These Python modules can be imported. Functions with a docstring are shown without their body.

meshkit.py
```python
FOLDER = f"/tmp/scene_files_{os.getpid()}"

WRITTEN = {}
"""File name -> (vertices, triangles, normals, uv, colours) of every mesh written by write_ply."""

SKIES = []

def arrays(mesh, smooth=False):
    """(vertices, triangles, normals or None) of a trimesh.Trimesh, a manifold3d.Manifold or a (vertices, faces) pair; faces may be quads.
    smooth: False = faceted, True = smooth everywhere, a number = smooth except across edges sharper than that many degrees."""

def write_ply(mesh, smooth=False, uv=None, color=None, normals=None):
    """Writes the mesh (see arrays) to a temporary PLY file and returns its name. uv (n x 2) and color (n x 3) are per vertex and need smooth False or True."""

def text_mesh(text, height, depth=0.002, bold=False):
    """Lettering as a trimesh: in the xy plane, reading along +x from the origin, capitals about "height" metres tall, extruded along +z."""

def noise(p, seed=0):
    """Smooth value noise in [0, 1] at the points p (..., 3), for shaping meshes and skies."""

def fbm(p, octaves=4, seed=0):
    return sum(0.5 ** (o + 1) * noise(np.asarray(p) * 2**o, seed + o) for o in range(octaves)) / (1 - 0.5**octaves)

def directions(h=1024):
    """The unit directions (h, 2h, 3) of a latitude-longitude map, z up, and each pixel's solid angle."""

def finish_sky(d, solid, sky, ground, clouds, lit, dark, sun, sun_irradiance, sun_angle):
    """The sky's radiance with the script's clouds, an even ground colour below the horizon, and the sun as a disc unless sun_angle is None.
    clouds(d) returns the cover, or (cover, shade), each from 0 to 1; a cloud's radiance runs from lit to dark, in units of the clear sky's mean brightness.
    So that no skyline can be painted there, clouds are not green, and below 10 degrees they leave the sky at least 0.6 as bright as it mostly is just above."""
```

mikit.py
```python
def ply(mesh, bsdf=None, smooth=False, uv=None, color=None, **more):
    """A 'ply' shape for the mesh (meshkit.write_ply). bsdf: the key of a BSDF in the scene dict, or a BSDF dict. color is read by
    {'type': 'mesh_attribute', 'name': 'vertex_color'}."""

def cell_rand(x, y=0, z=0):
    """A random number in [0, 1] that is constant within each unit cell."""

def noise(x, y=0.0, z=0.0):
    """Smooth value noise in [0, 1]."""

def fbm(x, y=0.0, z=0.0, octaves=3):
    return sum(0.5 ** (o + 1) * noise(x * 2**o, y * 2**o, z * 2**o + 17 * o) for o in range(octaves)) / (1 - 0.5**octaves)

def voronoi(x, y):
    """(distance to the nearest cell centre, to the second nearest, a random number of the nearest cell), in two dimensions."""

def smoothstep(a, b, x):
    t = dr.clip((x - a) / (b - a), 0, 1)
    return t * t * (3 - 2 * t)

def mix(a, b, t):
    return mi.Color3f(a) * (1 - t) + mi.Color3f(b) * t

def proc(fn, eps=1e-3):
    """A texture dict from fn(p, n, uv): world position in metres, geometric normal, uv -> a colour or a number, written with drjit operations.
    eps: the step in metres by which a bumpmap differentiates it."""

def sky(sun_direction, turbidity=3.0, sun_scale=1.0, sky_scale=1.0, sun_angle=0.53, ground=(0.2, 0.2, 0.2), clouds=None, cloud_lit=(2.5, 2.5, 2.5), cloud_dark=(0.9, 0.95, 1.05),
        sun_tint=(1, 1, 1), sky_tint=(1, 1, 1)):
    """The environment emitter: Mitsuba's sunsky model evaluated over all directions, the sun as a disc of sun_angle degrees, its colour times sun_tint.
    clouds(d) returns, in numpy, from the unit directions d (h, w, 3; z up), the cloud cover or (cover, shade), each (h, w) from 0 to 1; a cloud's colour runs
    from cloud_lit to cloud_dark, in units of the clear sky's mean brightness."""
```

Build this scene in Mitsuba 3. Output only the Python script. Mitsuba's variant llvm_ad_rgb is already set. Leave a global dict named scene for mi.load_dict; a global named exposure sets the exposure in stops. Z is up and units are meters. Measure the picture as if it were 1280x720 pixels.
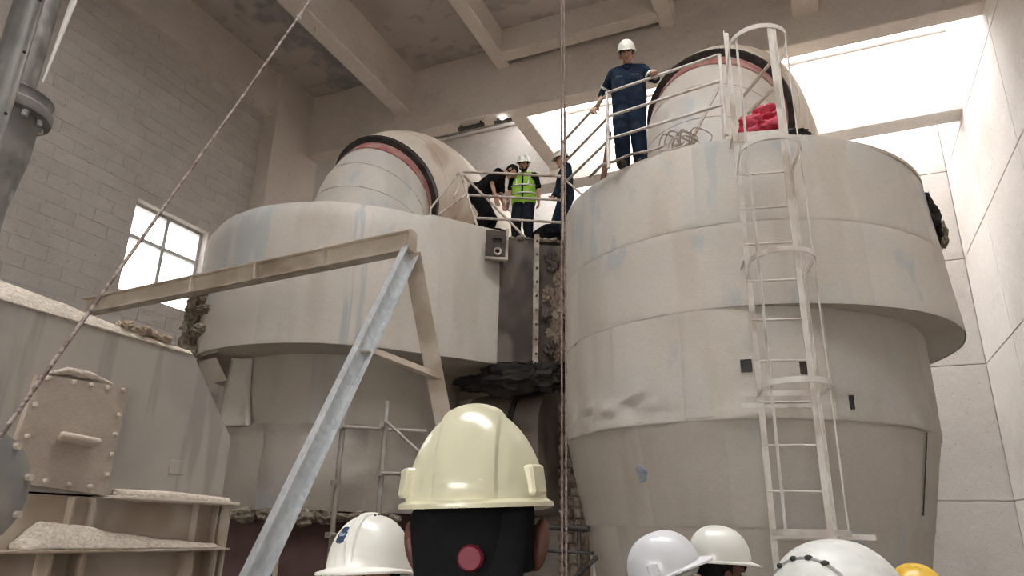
import math
import numpy as np
import trimesh
import manifold3d as m3
import mitsuba as mi
import drjit as dr
import mikit
import meshkit
from shapely.geometry import Polygon
from mikit import proc, fbm, noise, voronoi, smoothstep, mix

T = mi.ScalarTransform4f
PI = math.pi
scene, labels = {}, {}
V = lambda *a: np.array(a, float)

# ------------------------------------------------------------------ camera, sky, exposure
EYE = V(0, 0, 1.7)
PITCH, YAW, ROLL = 0.334924, 0.419178, 0.023074
_f = V(-math.sin(YAW) * math.cos(PITCH), math.cos(YAW) * math.cos(PITCH), math.sin(PITCH))
_r = V(math.cos(YAW), math.sin(YAW), 0)
_u = np.cross(_r, _f)
_u = -_r * math.sin(ROLL) + _u * math.cos(ROLL)
scene['camera'] = {'type': 'perspective', 'fov': 72.35, 'fov_axis': 'x', 'near_clip': 0.05, 'far_clip': 400.0,
                   'to_world': T().look_at(origin=EYE.tolist(), target=(EYE + _f).tolist(), up=_u.tolist())}
scene['sky'] = mikit.sky((0.35, -0.3, 0.85), turbidity=4.0, sun_scale=0.0, sky_scale=1.0, ground=(0.3, 0.29, 0.27),
                         clouds=lambda d: np.full(d.shape[:2], 1.0), cloud_lit=(2.5, 2.48, 2.46), cloud_dark=(1, 1, 1))
exposure = 5.2


# ------------------------------------------------------------------ materials
def tex(fn, eps=1e-3):
    return proc(fn, eps)


def rgb(c):
    return {'type': 'rgb', 'value': [float(v) for v in c]}


def mat(name, color, rough=0.6, metallic=0.0, spec=0.4, bump=None, bscale=0.004, **kw):
    d = {'type': 'principled', 'base_color': color if isinstance(color, dict) else rgb(color), 'roughness': rough, 'metallic': metallic, 'specular': spec, **kw}
    if bump is not None:
        d = {'type': 'bumpmap', 'arbitrary': bump, 'scale': bscale, 'bsdf': d}
    scene['mat_' + name] = {'type': 'twosided', 'bsdf': d}


def C3(c):
    return mi.Color3f(*[float(v) for v in c])


def two_tone(a, b, s, c=None, stretch=1.0, amount=0.8, speck=0.0):
    """cloudy dirt of two or three tones, with grains"""
    def fn(p, n, uv):
        t = smoothstep(0.36, 0.66, fbm(p.x * s, p.y * s, p.z * s * stretch, 4))
        col = mix(a, b, t * amount)
        if c is not None:
            t2 = smoothstep(0.55, 0.72, fbm(p.x * s * 0.7 + 31, p.y * s * 0.7, p.z * s * stretch * 0.5 + 7, 3))
            col = mix(col, c, t2 * amount)
        if speck:
            g = noise(p.x * 90, p.y * 90, p.z * 90)
            col = col * (1 + speck * (g - 0.5))
        return col
    return tex(fn)


def concrete_fn(base, dark, light, s=0.8, marks=0.35):
    def fn(p, n, uv):
        big = fbm(p.x * s, p.y * s, p.z * s, 4)
        fine = fbm(p.x * 7 + 5, p.y * 7, p.z * 7, 3)
        col = mix(base, dark, smoothstep(0.5, 0.75, big) * 0.55)
        col = mix(col, light, smoothstep(0.52, 0.75, fine) * 0.30)
        pit = voronoi((p.x + p.y) * 3.1, p.z * 3.1 + p.y * 0.7)
        hole = smoothstep(0.055, 0.035, pit[0]) * dr.select(pit[2] > 0.45, 1.0, 0.0)
        col = mix(col, [0.10, 0.085, 0.075], hole * marks)
        return col * (0.94 + 0.12 * noise(p.x * 40, p.y * 40, p.z * 40))
    return tex(fn)


def rough_fn(s, k=1.0):
    return tex(lambda p, n, uv: fbm(p.x * s, p.y * s, p.z * s, 3) * k)


mat('concrete_wall', concrete_fn([.57, .54, .51], [.47, .435, .41], [.65, .63, .605]), 0.9, bump=rough_fn(18), bscale=0.006)
mat('concrete_beam', concrete_fn([.54, .485, .435], [.45, .40, .36], [.60, .55, .50]), 0.9, bump=rough_fn(14), bscale=0.006)


def ceil_fn(p, n, uv):
    big = fbm(p.x * 1.3, p.y * 1.0, p.z, 4)
    col = mix([.42, .375, .345], [.33, .29, .265], smoothstep(.45, .7, big) * .7)
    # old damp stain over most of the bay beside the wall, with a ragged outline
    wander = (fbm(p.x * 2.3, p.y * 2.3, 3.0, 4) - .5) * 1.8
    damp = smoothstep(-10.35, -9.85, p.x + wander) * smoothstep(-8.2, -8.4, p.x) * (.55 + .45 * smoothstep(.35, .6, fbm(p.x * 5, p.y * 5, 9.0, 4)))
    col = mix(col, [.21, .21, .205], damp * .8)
    run = smoothstep(.6, .72, fbm(p.x * 3 + 40, p.y * 5, 2.0, 4))
    return mix(col, [.24, .235, .23], run * .5)


mat('concrete_ceiling', tex(ceil_fn), 0.95, bump=rough_fn(9), bscale=0.012)
BLOCKS = []
for i, k in enumerate((1.0, .97, 1.02, .985)):
    mat(f'block_{i}', concrete_fn([.45 * k, .415 * k, .385 * k], [.38 * k, .345 * k, .32 * k], [.50 * k, .47 * k, .44 * k], 1.1, .5), 0.93, bump=rough_fn(22), bscale=0.005)
    BLOCKS.append(f'block_{i}')
mat('mortar', two_tone([.42, .385, .355], [.35, .32, .295], 3), 0.95)
mat('floor_dust', two_tone([.20, .18, .158], [.15, .135, .118], 1.2, speck=.2), 0.95)
mat('yard_ground', two_tone([.40, .37, .33], [.33, .31, .28], .6), 0.95)


def sheet_fn(base, seed, blue=0.55):
    def fn(p, n, uv):
        st = fbm(p.x * 2.6 + seed, p.y * 2.6, p.z * .42, 4)
        pat = fbm(p.x * .9 + seed * 3, p.y * .9, p.z * .75 + seed, 4)
        col = mix(base, [base[0] * .86, base[1] * .84, base[2] * .80], smoothstep(.48, .70, st) * .6)
        col = mix(col, [.47, .485, .485], smoothstep(.50, .68, pat) * blue)
        wipe = smoothstep(.60, .68, fbm(p.x * 5 + seed, p.y * 5, p.z * 1.1 + 4, 3)) * smoothstep(.5, .6, pat)
        col = mix(col, [.40, .43, .45], wipe * .5)
        grit = noise(p.x * 60, p.y * 60, p.z * 60)
        return col * (.95 + .10 * grit)
    return tex(fn)


SHEETS = []
for i, k in enumerate((1.0, .96, 1.03)):
    mat(f'clad_sheet_{i}', sheet_fn([.57 * k, .525 * k, .47 * k], 3.1 + .35 * i, .36), 0.62, spec=.35)
    SHEETS.append(f'clad_sheet_{i}')


def wiped_fn(p, n, uv):
    # bare bluish metal where the dust has been wiped off, ragged at its edges; dust stays below
    st = fbm(p.x * 7 + 3, p.y * 7, p.z * .9, 4)
    col = mix([.44, .455, .455], [.52, .515, .49], smoothstep(.4, .65, st))
    keep = smoothstep(-.25, .25, p.z - 5.05 + (fbm(p.x * 1.7, p.y * 1.7, p.z * 1.7, 4) - .5) * 2.2)
    return mix([.56, .515, .46], col, keep * (.75 + .25 * noise(p.x * 30, p.y * 30, p.z * 4)))


def strip_fn(p, n, uv):
    st = fbm(p.x * 16 + 3, p.y * 16, p.z * .8, 4)
    return mix([.56, .515, .46], [.40, .42, .425], smoothstep(.38, .62, st) * .85)


mat('clad_wiped', tex(wiped_fn), .5, spec=.4)
mat('clad_strip', tex(strip_fn), .5, spec=.4)
for i, k in enumerate((1.0, .94)):
    mat(f'dusty_sheet_{i}', sheet_fn([.47 * k, .425 * k, .37 * k], 40.1 + .5 * i, .3), 0.66, spec=.3)
DUSTY = ['dusty_sheet_0', 'dusty_sheet_1']
for i, k in enumerate((1.0, .93)):
    mat(f'drum_sheet_{i}', sheet_fn([.46 * k, .415 * k, .365 * k], 61.0 + .7 * i, .85), 0.42, .25, spec=.5)
mat('spray_blue', two_tone([.24, .28, .36], [.34, .37, .41], 9), .6)
mat('duct_sheet', two_tone([.60, .535, .465], [.52, .45, .38], 2.2, [.43, .33, .25]), .65)
mat('elbow_sheet', sheet_fn([.56, .515, .46], 77.0, .5), .6)
mat('primer_red', two_tone([.36, .13, .12], [.42, .30, .27], 5), .7)
mat('gasket_black', two_tone([.020, .019, .018], [.05, .045, .04], 8), .6)
mat('frame_steel', two_tone([.62, .555, .475], [.53, .46, .385], 4, [.42, .345, .275], speck=.15), .62)
mat('galvanized', tex(lambda p, n, uv: mix([.50, .53, .55], [.62, .645, .66], voronoi(p.x * 30 + p.y * 21, p.z * 22)[2]) * (.85 + .25 * fbm(p.x * 6, p.y * 6, p.z * 6, 3))), .45, .25)
mat('pole_steel', two_tone([.30, .30, .295], [.40, .405, .40], 5), .32, .75)
mat('old_pipe', two_tone([.16, .155, .15], [.26, .245, .23], 7, [.38, .36, .34]), .45, .4)
mat('white_paint', two_tone([.68, .645, .60], [.58, .53, .475], 6, [.44, .38, .32]), .5)
mat('rail_paint', two_tone([.52, .47, .42], [.42, .365, .315], 9, [.30, .22, .17]), .5)
mat('scaffold_grey', two_tone([.44, .41, .37], [.36, .32, .28], 9), .55, .15)
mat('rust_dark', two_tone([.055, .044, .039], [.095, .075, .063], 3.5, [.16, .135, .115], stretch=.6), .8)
mat('rust_edge', two_tone([.46, .41, .36], [.22, .175, .15], 7), .75)
mat('maroon_steel', two_tone([.115, .068, .066], [.16, .10, .095], 3), .7)
mat('wool', two_tone([.30, .26, .20], [.17, .145, .11], 14, [.42, .38, .31], speck=.6), .95)
mat('dark_sheet', two_tone([.018, .017, .016], [.045, .040, .035], 4), .85, spec=.15)
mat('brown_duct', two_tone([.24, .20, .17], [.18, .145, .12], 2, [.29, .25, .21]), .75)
mat('hopper_steel', tex(lambda p, n, uv: mix(mix([.40, .365, .325], [.345, .32, .29], smoothstep(.4, .65, fbm(p.y * 1.5, p.z * 1.5, 2.0, 4))), [.27, .245, .22], smoothstep(.58, .7, fbm(p.y * 9, p.z * .8, 5.0, 4)) * .6)), .6, .0)
mat('door_steel', two_tone([.44, .37, .31], [.38, .315, .26], 4, [.33, .27, .22], speck=.15), .65)
mat('hopper_frame', two_tone([.47, .41, .345], [.40, .34, .28], 4, [.34, .26, .19]), .7)
mat('dust_heap', two_tone([.58, .515, .44], [.50, .44, .37], 6, speck=.55), .95, bump=rough_fn(55), bscale=0.012)
mat('dust_clod', two_tone([.42, .345, .27], [.24, .18, .13], 16, speck=.4), .95)
mat('dark_metal', two_tone([.06, .058, .055], [.11, .10, .09], 10), .5, .4)
mat('motor_grey', two_tone([.30, .30, .295], [.40, .375, .34], 8), .5, .2)
mat('rope_brown', tex(lambda p, n, uv: mix([.20, .145, .13], [.33, .26, .24], smoothstep(.35, .65, noise((p.x + p.y) * 60, p.z * 120)))), .9)
mat('rope_pale', tex(lambda p, n, uv: mix([.17, .13, .118], [.36, .31, .28], smoothstep(.35, .65, noise((p.x + p.y) * 50, p.z * 100)))), .9)
mat('hat_cream', (.60, .578, .415), .2, spec=.6, clearcoat=.8, clearcoat_gloss=.95)
mat('hat_white', two_tone([.74, .735, .68], [.70, .69, .63], 8), .25, spec=.6, clearcoat=.7, clearcoat_gloss=.93)
mat('hat_cool', two_tone([.70, .71, .73], [.65, .66, .68], 8), .27, spec=.6, clearcoat=.6, clearcoat_gloss=.93)
mat('hat_scuffed', two_tone([.66, .67, .64], [.62, .62, .585], 10, [.50, .48, .43], speck=.12), .35, spec=.5, clearcoat=.4, clearcoat_gloss=.9)
mat('hat_yellow', (.72, .45, .04), .28, spec=.6, clearcoat=.6, clearcoat_gloss=.93)
mat('skin', two_tone([.42, .24, .165], [.37, .20, .135], 20), .5)
mat('skin_dark', two_tone([.125, .05, .036], [.10, .042, .03], 20), .5)
mat('hair_black', two_tone([.006, .0055, .005], [.012, .011, .010], 60), .7, spec=.15)
mat('eye_white', (.6, .58, .55), .3)
mat('lip', (.30, .12, .10), .5)
mat('navy_cloth', two_tone([.010, .018, .034], [.018, .030, .052], 9, [.038, .046, .060]), .95, spec=.1)
mat('black_cloth', two_tone([.006, .006, .007], [.011, .011, .012], 9), .95, spec=.1)
mat('dark_jeans', two_tone([.010, .012, .018], [.018, .021, .029], 12), .95, spec=.1)
mat('grey_cloth', two_tone([.10, .10, .105], [.14, .14, .145], 9), .9)
mat('hivis', two_tone([.27, .50, .05], [.22, .42, .04], 12), .85)
mat('reflective', (.62, .64, .62), .35, .3)
mat('boot', two_tone([.02, .017, .015], [.07, .06, .05], 14), .6)
mat('knob_red', (.16, .015, .03), .55)
mat('sticker_navy', tex(lambda p, n, uv: mix([.03, .05, .11], [.28, .33, .40], smoothstep(.58, .64, noise(p.x * 120, p.y * 120, p.z * 120)))), .4)
mat('web_strap', two_tone([.45, .45, .42], [.36, .36, .33], 30), .8)
mat('bag_red', two_tone([.52, .035, .085], [.62, .10, .14], 9), .38, spec=.5)
mat('bag_black', (.018, .018, .02), .4)
mat('window_frame', two_tone([.46, .455, .45], [.38, .375, .37], 6), .5)
mat('wood_brown', tex(lambda p, n, uv: mix([.16, .085, .05], [.25, .15, .095], fbm(p.x * 30, p.y * 30, p.z * 3, 3))), .7)
mat('stone_brown', two_tone([.26, .205, .16], [.17, .13, .10], 8, [.36, .30, .25], speck=.3), .95)
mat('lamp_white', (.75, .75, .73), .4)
scene['mat_pane_glass'] = {'type': 'thindielectric', 'int_ior': 1.5}


# ------------------------------------------------------------------ mesh helpers
def tm(m):
    if hasattr(m, 'to_mesh'):
        k = m.to_mesh()
        return trimesh.Trimesh(np.array(k.vert_properties[:, :3]), np.array(k.tri_verts), process=False)
    return m


def cat(ms):
    return trimesh.util.concatenate([tm(m) for m in ms])


def box(x0, x1, y0, y1, z0, z1):
    m = trimesh.creation.box((x1 - x0, y1 - y0, z1 - z0))
    m.apply_translation(((x0 + x1) / 2, (y0 + y1) / 2, (z0 + z1) / 2))
    return m


def cbox(x0, x1, y0, y1, z0, z1, c=0.01):
    """box with chamfered edges"""
    h = V(x1 - x0, y1 - y0, z1 - z0) / 2
    c = min(c, *(h * .9))
    pts = [V(sx * (h[0] - a), sy * (h[1] - b), sz * (h[2] - d)) for sx in (-1, 1) for sy in (-1, 1) for sz in (-1, 1) for a, b, d in ((0, c, c), (c, 0, c), (c, c, 0))]
    m = trimesh.convex.convex_hull(np.array(pts))
    m.apply_translation(((x0 + x1) / 2, (y0 + y1) / 2, (z0 + z1) / 2))
    return m


def frame_of(d, up=(0, 0, 1)):
    d = d / np.linalg.norm(d)
    up = V(*up)
    if abs(d @ up) > .97:
        up = V(0, 1, 0)
    s = np.cross(d, up)
    s /= np.linalg.norm(s)
    return d, s, np.cross(s, d)


def place(m, o, x, y, z):
    M = np.eye(4)
    M[:3, 0], M[:3, 1], M[:3, 2], M[:3, 3] = x, y, z, o
    m = m.copy()
    m.apply_transform(M)
    return m


def bar(p0, p1, w, h, up=(0, 0, 1), c=0.0):
    """rectangular bar, w sideways, h along up"""
    p0, p1 = V(*p0), V(*p1)
    d, s, u = frame_of(p1 - p0, up)
    L = np.linalg.norm(p1 - p0)
    m = cbox(0, L, -w / 2, w / 2, -h / 2, h / 2, c) if c else box(0, L, -w / 2, w / 2, -h / 2, h / 2)
    return place(m, p0, d, -s, u)


def prof(poly, p0, p1, up=(0, 0, 1)):
    """extrude a (side, up) profile along p0 -> p1"""
    p0, p1 = V(*p0), V(*p1)
    d, s, u = frame_of(p1 - p0, up)
    m = trimesh.creation.extrude_polygon(Polygon(poly), np.linalg.norm(p1 - p0), engine='earcut')
    return place(m, p0, s, u, -d) if np.dot(np.cross(s, u), -d) > 0 and False else _ext(m, p0, s, u, d)


def _ext(m, o, s, u, d):
    m = place(m, o, s, u, d)
    if np.dot(np.cross(s, u), d) < 0:
        m.invert()
    return m


def I_poly(h, w, tw, tf):
    a, b, c = w / 2, tw / 2, h / 2
    return [(-a, -c), (a, -c), (a, -c + tf), (b, -c + tf), (b, c - tf), (a, c - tf), (a, c), (-a, c), (-a, c - tf), (-b, c - tf), (-b, -c + tf), (-a, -c + tf)]


def U_poly(w, d, t):
    """channel: web on the -side, flanges along +up"""
    a = w / 2
    return [(-a, 0), (a, 0), (a, d), (a - t, d), (a - t, t), (-a + t, t), (-a + t, d), (-a, d)]


def L_poly(a, b, t):
    return [(0, 0), (a, 0), (a, t), (t, t), (t, b), (0, b)]


def tube(p0, p1, r, n=12, r2=None):
    return sweep([p0, p1], [r, r if r2 is None else r2], n)


def sweep(pts, r, n=10, closed=False):
    pts = np.array(pts, float)
    r = np.full(len(pts), r) if np.isscalar(r) else np.array(r, float)
    k = len(pts)
    tan = np.gradient(pts, axis=0) if k > 2 else np.repeat((pts[1:] - pts[:1]), 2, 0)
    if closed:
        tan = np.roll(pts, -1, 0) - np.roll(pts, 1, 0)
    tan /= np.maximum(np.linalg.norm(tan, axis=1, keepdims=True), 1e-9)
    _, s, _ = frame_of(tan[0])
    v = []
    for i in range(k):
        s = s - (s @ tan[i]) * tan[i]
        s /= np.linalg.norm(s)
        b = np.cross(tan[i], s)
        a = np.arange(n) * 2 * PI / n
        v.append(pts[i] + r[i] * (np.cos(a)[:, None] * s + np.sin(a)[:, None] * b))
    v = np.vstack(v)
    f = []
    for i in range(k if closed else k - 1):
        a0, b0 = i * n, ((i + 1) % k) * n
        for j in range(n):
            j2 = (j + 1) % n
            f += [(a0 + j, a0 + j2, b0 + j2), (a0 + j, b0 + j2, b0 + j)]
    if not closed:
        c = len(v)
        v = np.vstack([v, pts[:1], pts[-1:]])
        for j in range(n):
            j2 = (j + 1) % n
            f += [(c, j2, j), (c + 1, (k - 1) * n + j, (k - 1) * n + j2)]
    return trimesh.Trimesh(v, f, process=False)


def lathe(profile, o=(0, 0, 0), axis=(0, 0, 1), n=48):
    """closed profile of (radius, height) turned about the axis"""
    m = trimesh.creation.revolve(np.array(profile, float), sections=n)
    d = V(*axis) / np.linalg.norm(axis)
    up = V(0, 0, 1) if abs(d[2]) < .9 else V(0, 1, 0)
    x = np.cross(up, d)
    x /= np.linalg.norm(x)
    return place(m, V(*o), x, np.cross(d, x), d)


def grid_solid(outer, inner):
    """a closed shell from two (n, m, 3) grids"""
    n, m = outer.shape[:2]
    v = np.vstack([outer.reshape(-1, 3), inner.reshape(-1, 3)])
    f = []
    N = n * m
    i, j = np.meshgrid(np.arange(n - 1), np.arange(m - 1), indexing='ij')
    a = (i * m + j).ravel()
    q = np.stack([a, a + 1, a + m + 1, a + m], 1)
    f = [q[:, [0, 1, 2]], q[:, [0, 2, 3]], q[:, [0, 2, 1]] + N, q[:, [0, 3, 2]] + N]
    for edge in ([k for k in range(m)], [(n - 1) * m + k for k in range(m)][::-1], [k * m for k in range(n)][::-1], [k * m + m - 1 for k in range(n)]):
        e = np.array(edge)
        f += [np.stack([e[:-1], e[:-1] + N, e[1:] + N], 1), np.stack([e[:-1], e[1:] + N, e[1:]], 1)]
    t = trimesh.Trimesh(v, np.vstack(f), process=False)
    if t.volume < 0:
        t.invert()
    return t


def curved_sheet(c, rfun, z0, z1, a0, a1, th=.012, na=None, nz=None, dent=0.0, seed=0, dscale=1.3, curl=None):
    """bent sheet on a cylinder; angle 0 looks at -y, positive turns to +x; degrees"""
    na = na or max(4, int(abs(a1 - a0) / 2.5))
    nz = nz or max(3, int((z1 - z0) / .08))
    A, Z = np.meshgrid(np.radians(np.linspace(a0, a1, na)), np.linspace(z0, z1, nz), indexing='ij')
    R = np.vectorize(rfun)(np.degrees(A), Z) if callable(rfun) else np.full(A.shape, float(rfun))
    if dent:
        P = np.stack([A * 2.4 * dscale, Z * dscale, np.full(A.shape, seed * 7.3)], -1)
        R = R + dent * (meshkit.fbm(P, 3, seed) - .5) * 2
    if curl is not None:
        R = R + curl(np.degrees(A), Z)

    def put(R):
        return np.stack([c[0] + R * np.sin(A), c[1] - R * np.cos(A), Z], -1)
    return grid_solid(put(R), put(R - th))


def lump(o, size, seed=0, sub=3, amp=.35, freq=2.2):
    m = trimesh.creation.icosphere(subdivisions=sub)
    v = m.vertices
    k = 1 + amp * 2 * (meshkit.fbm(v * freq + seed * 3.7, 4, seed) - .5)
    m.vertices = v * k[:, None] * V(*size) + V(*o)
    return m


def ball(o, r):
    return m3.Manifold.sphere(float(r), 18).translate([float(v) for v in o])


def hullm(items):
    return m3.Manifold.batch_hull([ball(o, r) for o, r in items])


def chain(pts, rs):
    return [hullm([(pts[i], rs[i]), (pts[i + 1], rs[i + 1])]) for i in range(len(pts) - 1)]


def organic(parts, edge=.03, it=10, wrinkle=0.0, seed=0, wfreq=9):
    m = m3.Manifold.batch_boolean(parts, m3.OpType.Add).refine_to_length(edge)
    t = tm(m)
    t = trimesh.Trimesh(t.vertices, t.faces, process=True)
    trimesh.smoothing.filter_taubin(t, lamb=.5, nu=.52, iterations=it)
    if wrinkle:
        n = np.array(t.vertex_normals)
        v = np.array(t.vertices)
        t.vertices = v + n * ((meshkit.fbm(v * [wfreq, wfreq, wfreq * 1.6] + seed * 5.1, 3, seed) - .5) * 2 * wrinkle)[:, None]
    return t


# ------------------------------------------------------------------ scene helpers
def numbered(k):
    if k not in used:
        used[k] = 0
        return k
    used[k] += 1
    return f'{k}_{used[k]:03d}'


used = {}


def obj(name, mesh, m, parent=None, smooth=False):
    key = numbered((parent + '__' if parent else '') + name)
    scene[key] = mikit.ply(tm(mesh), 'mat_' + m, smooth=smooth)
    return key


def again(name, src, parent=None, m=None, to_world=None):
    """another copy of an entry: same mesh, other place"""
    key = numbered((parent + '__' if parent else '') + name)
    d = dict(scene[src])
    if m:
        d['bsdf'] = {'type': 'ref', 'id': 'mat_' + m}
    if to_world is not None:
        d['to_world'] = to_world
    scene[key] = d
    return key


def tag(key, label, category=None, group=None, kind=None):
    labels[key] = {k: v for k, v in (('label', label), ('category', category), ('group', group), ('kind', kind)) if v}
    return key


def thing(name, label, category, group=None):
    return tag(numbered(name), label, category, group)


def struct(name, mesh, m, label, smooth=False):
    return tag(obj(name, mesh, m, None, smooth), label, None, None, 'structure')


def part_label(key, label):
    labels[key] = {'label': label}


# ================================================================== THE HALL
ZC, XW, XR, YL = 12.15, -11.45, 3.36, 12.0         # ceiling height, left wall, right wall, lintel face
SKY_X, SKY_Y = (-5.4, 3.0), (1.6, 4.6)           # opening in the roof
struct('floor', box(-12.3, 4.2, -9, 18.4, -.2, 0), 'floor_dust', 'dusty concrete floor of the plant hall')
struct('yard', box(-60, 60, -70, -9, -.25, -.05), 'yard_ground', 'dusty open yard outside the hall')
ceil = cat([box(-12.2, 4, -9, SKY_Y[0], ZC, ZC + .3), box(-12.2, SKY_X[0], SKY_Y[0], SKY_Y[1], ZC, ZC + .3), box(SKY_X[1], 4, SKY_Y[0], SKY_Y[1], ZC, ZC + .3),
            box(-12.2, 4, SKY_Y[1], 12.4, ZC, ZC + .3), box(-12.2, -6.4, 12.4, 17.9, ZC + .25, ZC + .5)])
struct('ceiling', ceil, 'concrete_ceiling', 'rough concrete ceiling slab between the beams')

# left wall: backing with a window hole, blocks laid in front of it
WY0, WY1, WZ0, WZ1 = 8.12, 9.86, 5.73, 7.54
back = cat([box(XW - .35, XW - .009, -9, WY0, 0, ZC), box(XW - .35, XW - .009, WY1, 18, 0, ZC), box(XW - .35, XW - .009, WY0, WY1, 0, WZ0), box(XW - .35, XW - .009, WY0, WY1, WZ1, ZC)])
wl = struct('wall_left', back, 'mortar', 'side wall of plastered grey blocks with one window')
rows = []
BH, BL = .25, .62
row = 0
z = 4.0
rng = np.random.default_rng(5)
while z < 10.98:
    y = 5.2 - (BL / 2 if row % 2 else 0)
    while y < 10.9:
        y0, y1, z0, z1 = max(y, 5.2) + .0025, min(y + BL, 10.9) - .0025, z + .0025, min(z + BH, 11.0) - .0025
        hole = y1 > WY0 - .02 and y0 < WY1 + .02 and z1 > WZ0 - .02 and z0 < WZ1 + .02
        if hole:
            for a, b in ((y0, min(y1, WY0 - .005)), (max(y0, WY1 + .005), y1)):
                if b - a > .05 and not (z1 < WZ0 or z0 > WZ1):
                    rows.append((a, b, z0, z1))
                elif z1 - WZ1 > .05 and z1 > WZ1 and z0 < WZ1:
                    pass
            if z0 < WZ0 - .04 and z1 > WZ0:
                rows.append((max(y0, WY0), min(y1, WY1), z0, WZ0 - .004))
            if z1 > WZ1 + .04 and z0 < WZ1:
                rows.append((max(y0, WY0), min(y1, WY1), WZ1 + .004, z1))
        elif y1 - y0 > .05:
            rows.append((y0, y1, z0, z1))
        y += BL
    z += BH
    row += 1
rows = [r for r in rows if r[1] - r[0] > .03 and r[3] - r[2] > .03]
rows.sort(key=lambda r: (abs((r[2] + r[3]) / 2 - 7.2) + abs((r[0] + r[1]) / 2 - 8.0) * .8))
for k, (y0, y1, z0, z1) in enumerate(rows[:298]):
    o = rng.uniform(-.003, .003)
    obj('block', cbox(XW - .08, XW + o, y0, y1, z0, z1, .004), BLOCKS[int(rng.integers(4))], wl)
rest = [cbox(XW - .08, XW, y0, y1, z0, z1, .006) for y0, y1, z0, z1 in rows[298:]]
# courses outside the picture
rest += [box(XW - .08, XW, -9, 5.2, 0, ZC), box(XW - .08, XW, 5.2, 18, 0, 4.0), box(XW - .08, XW, 10.9, 18, 4.0, ZC)]
k = obj('block_courses', cat(rest), 'block_0', wl)
labels[k] = {'label': 'plain block courses', 'kind': 'stuff'}
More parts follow.
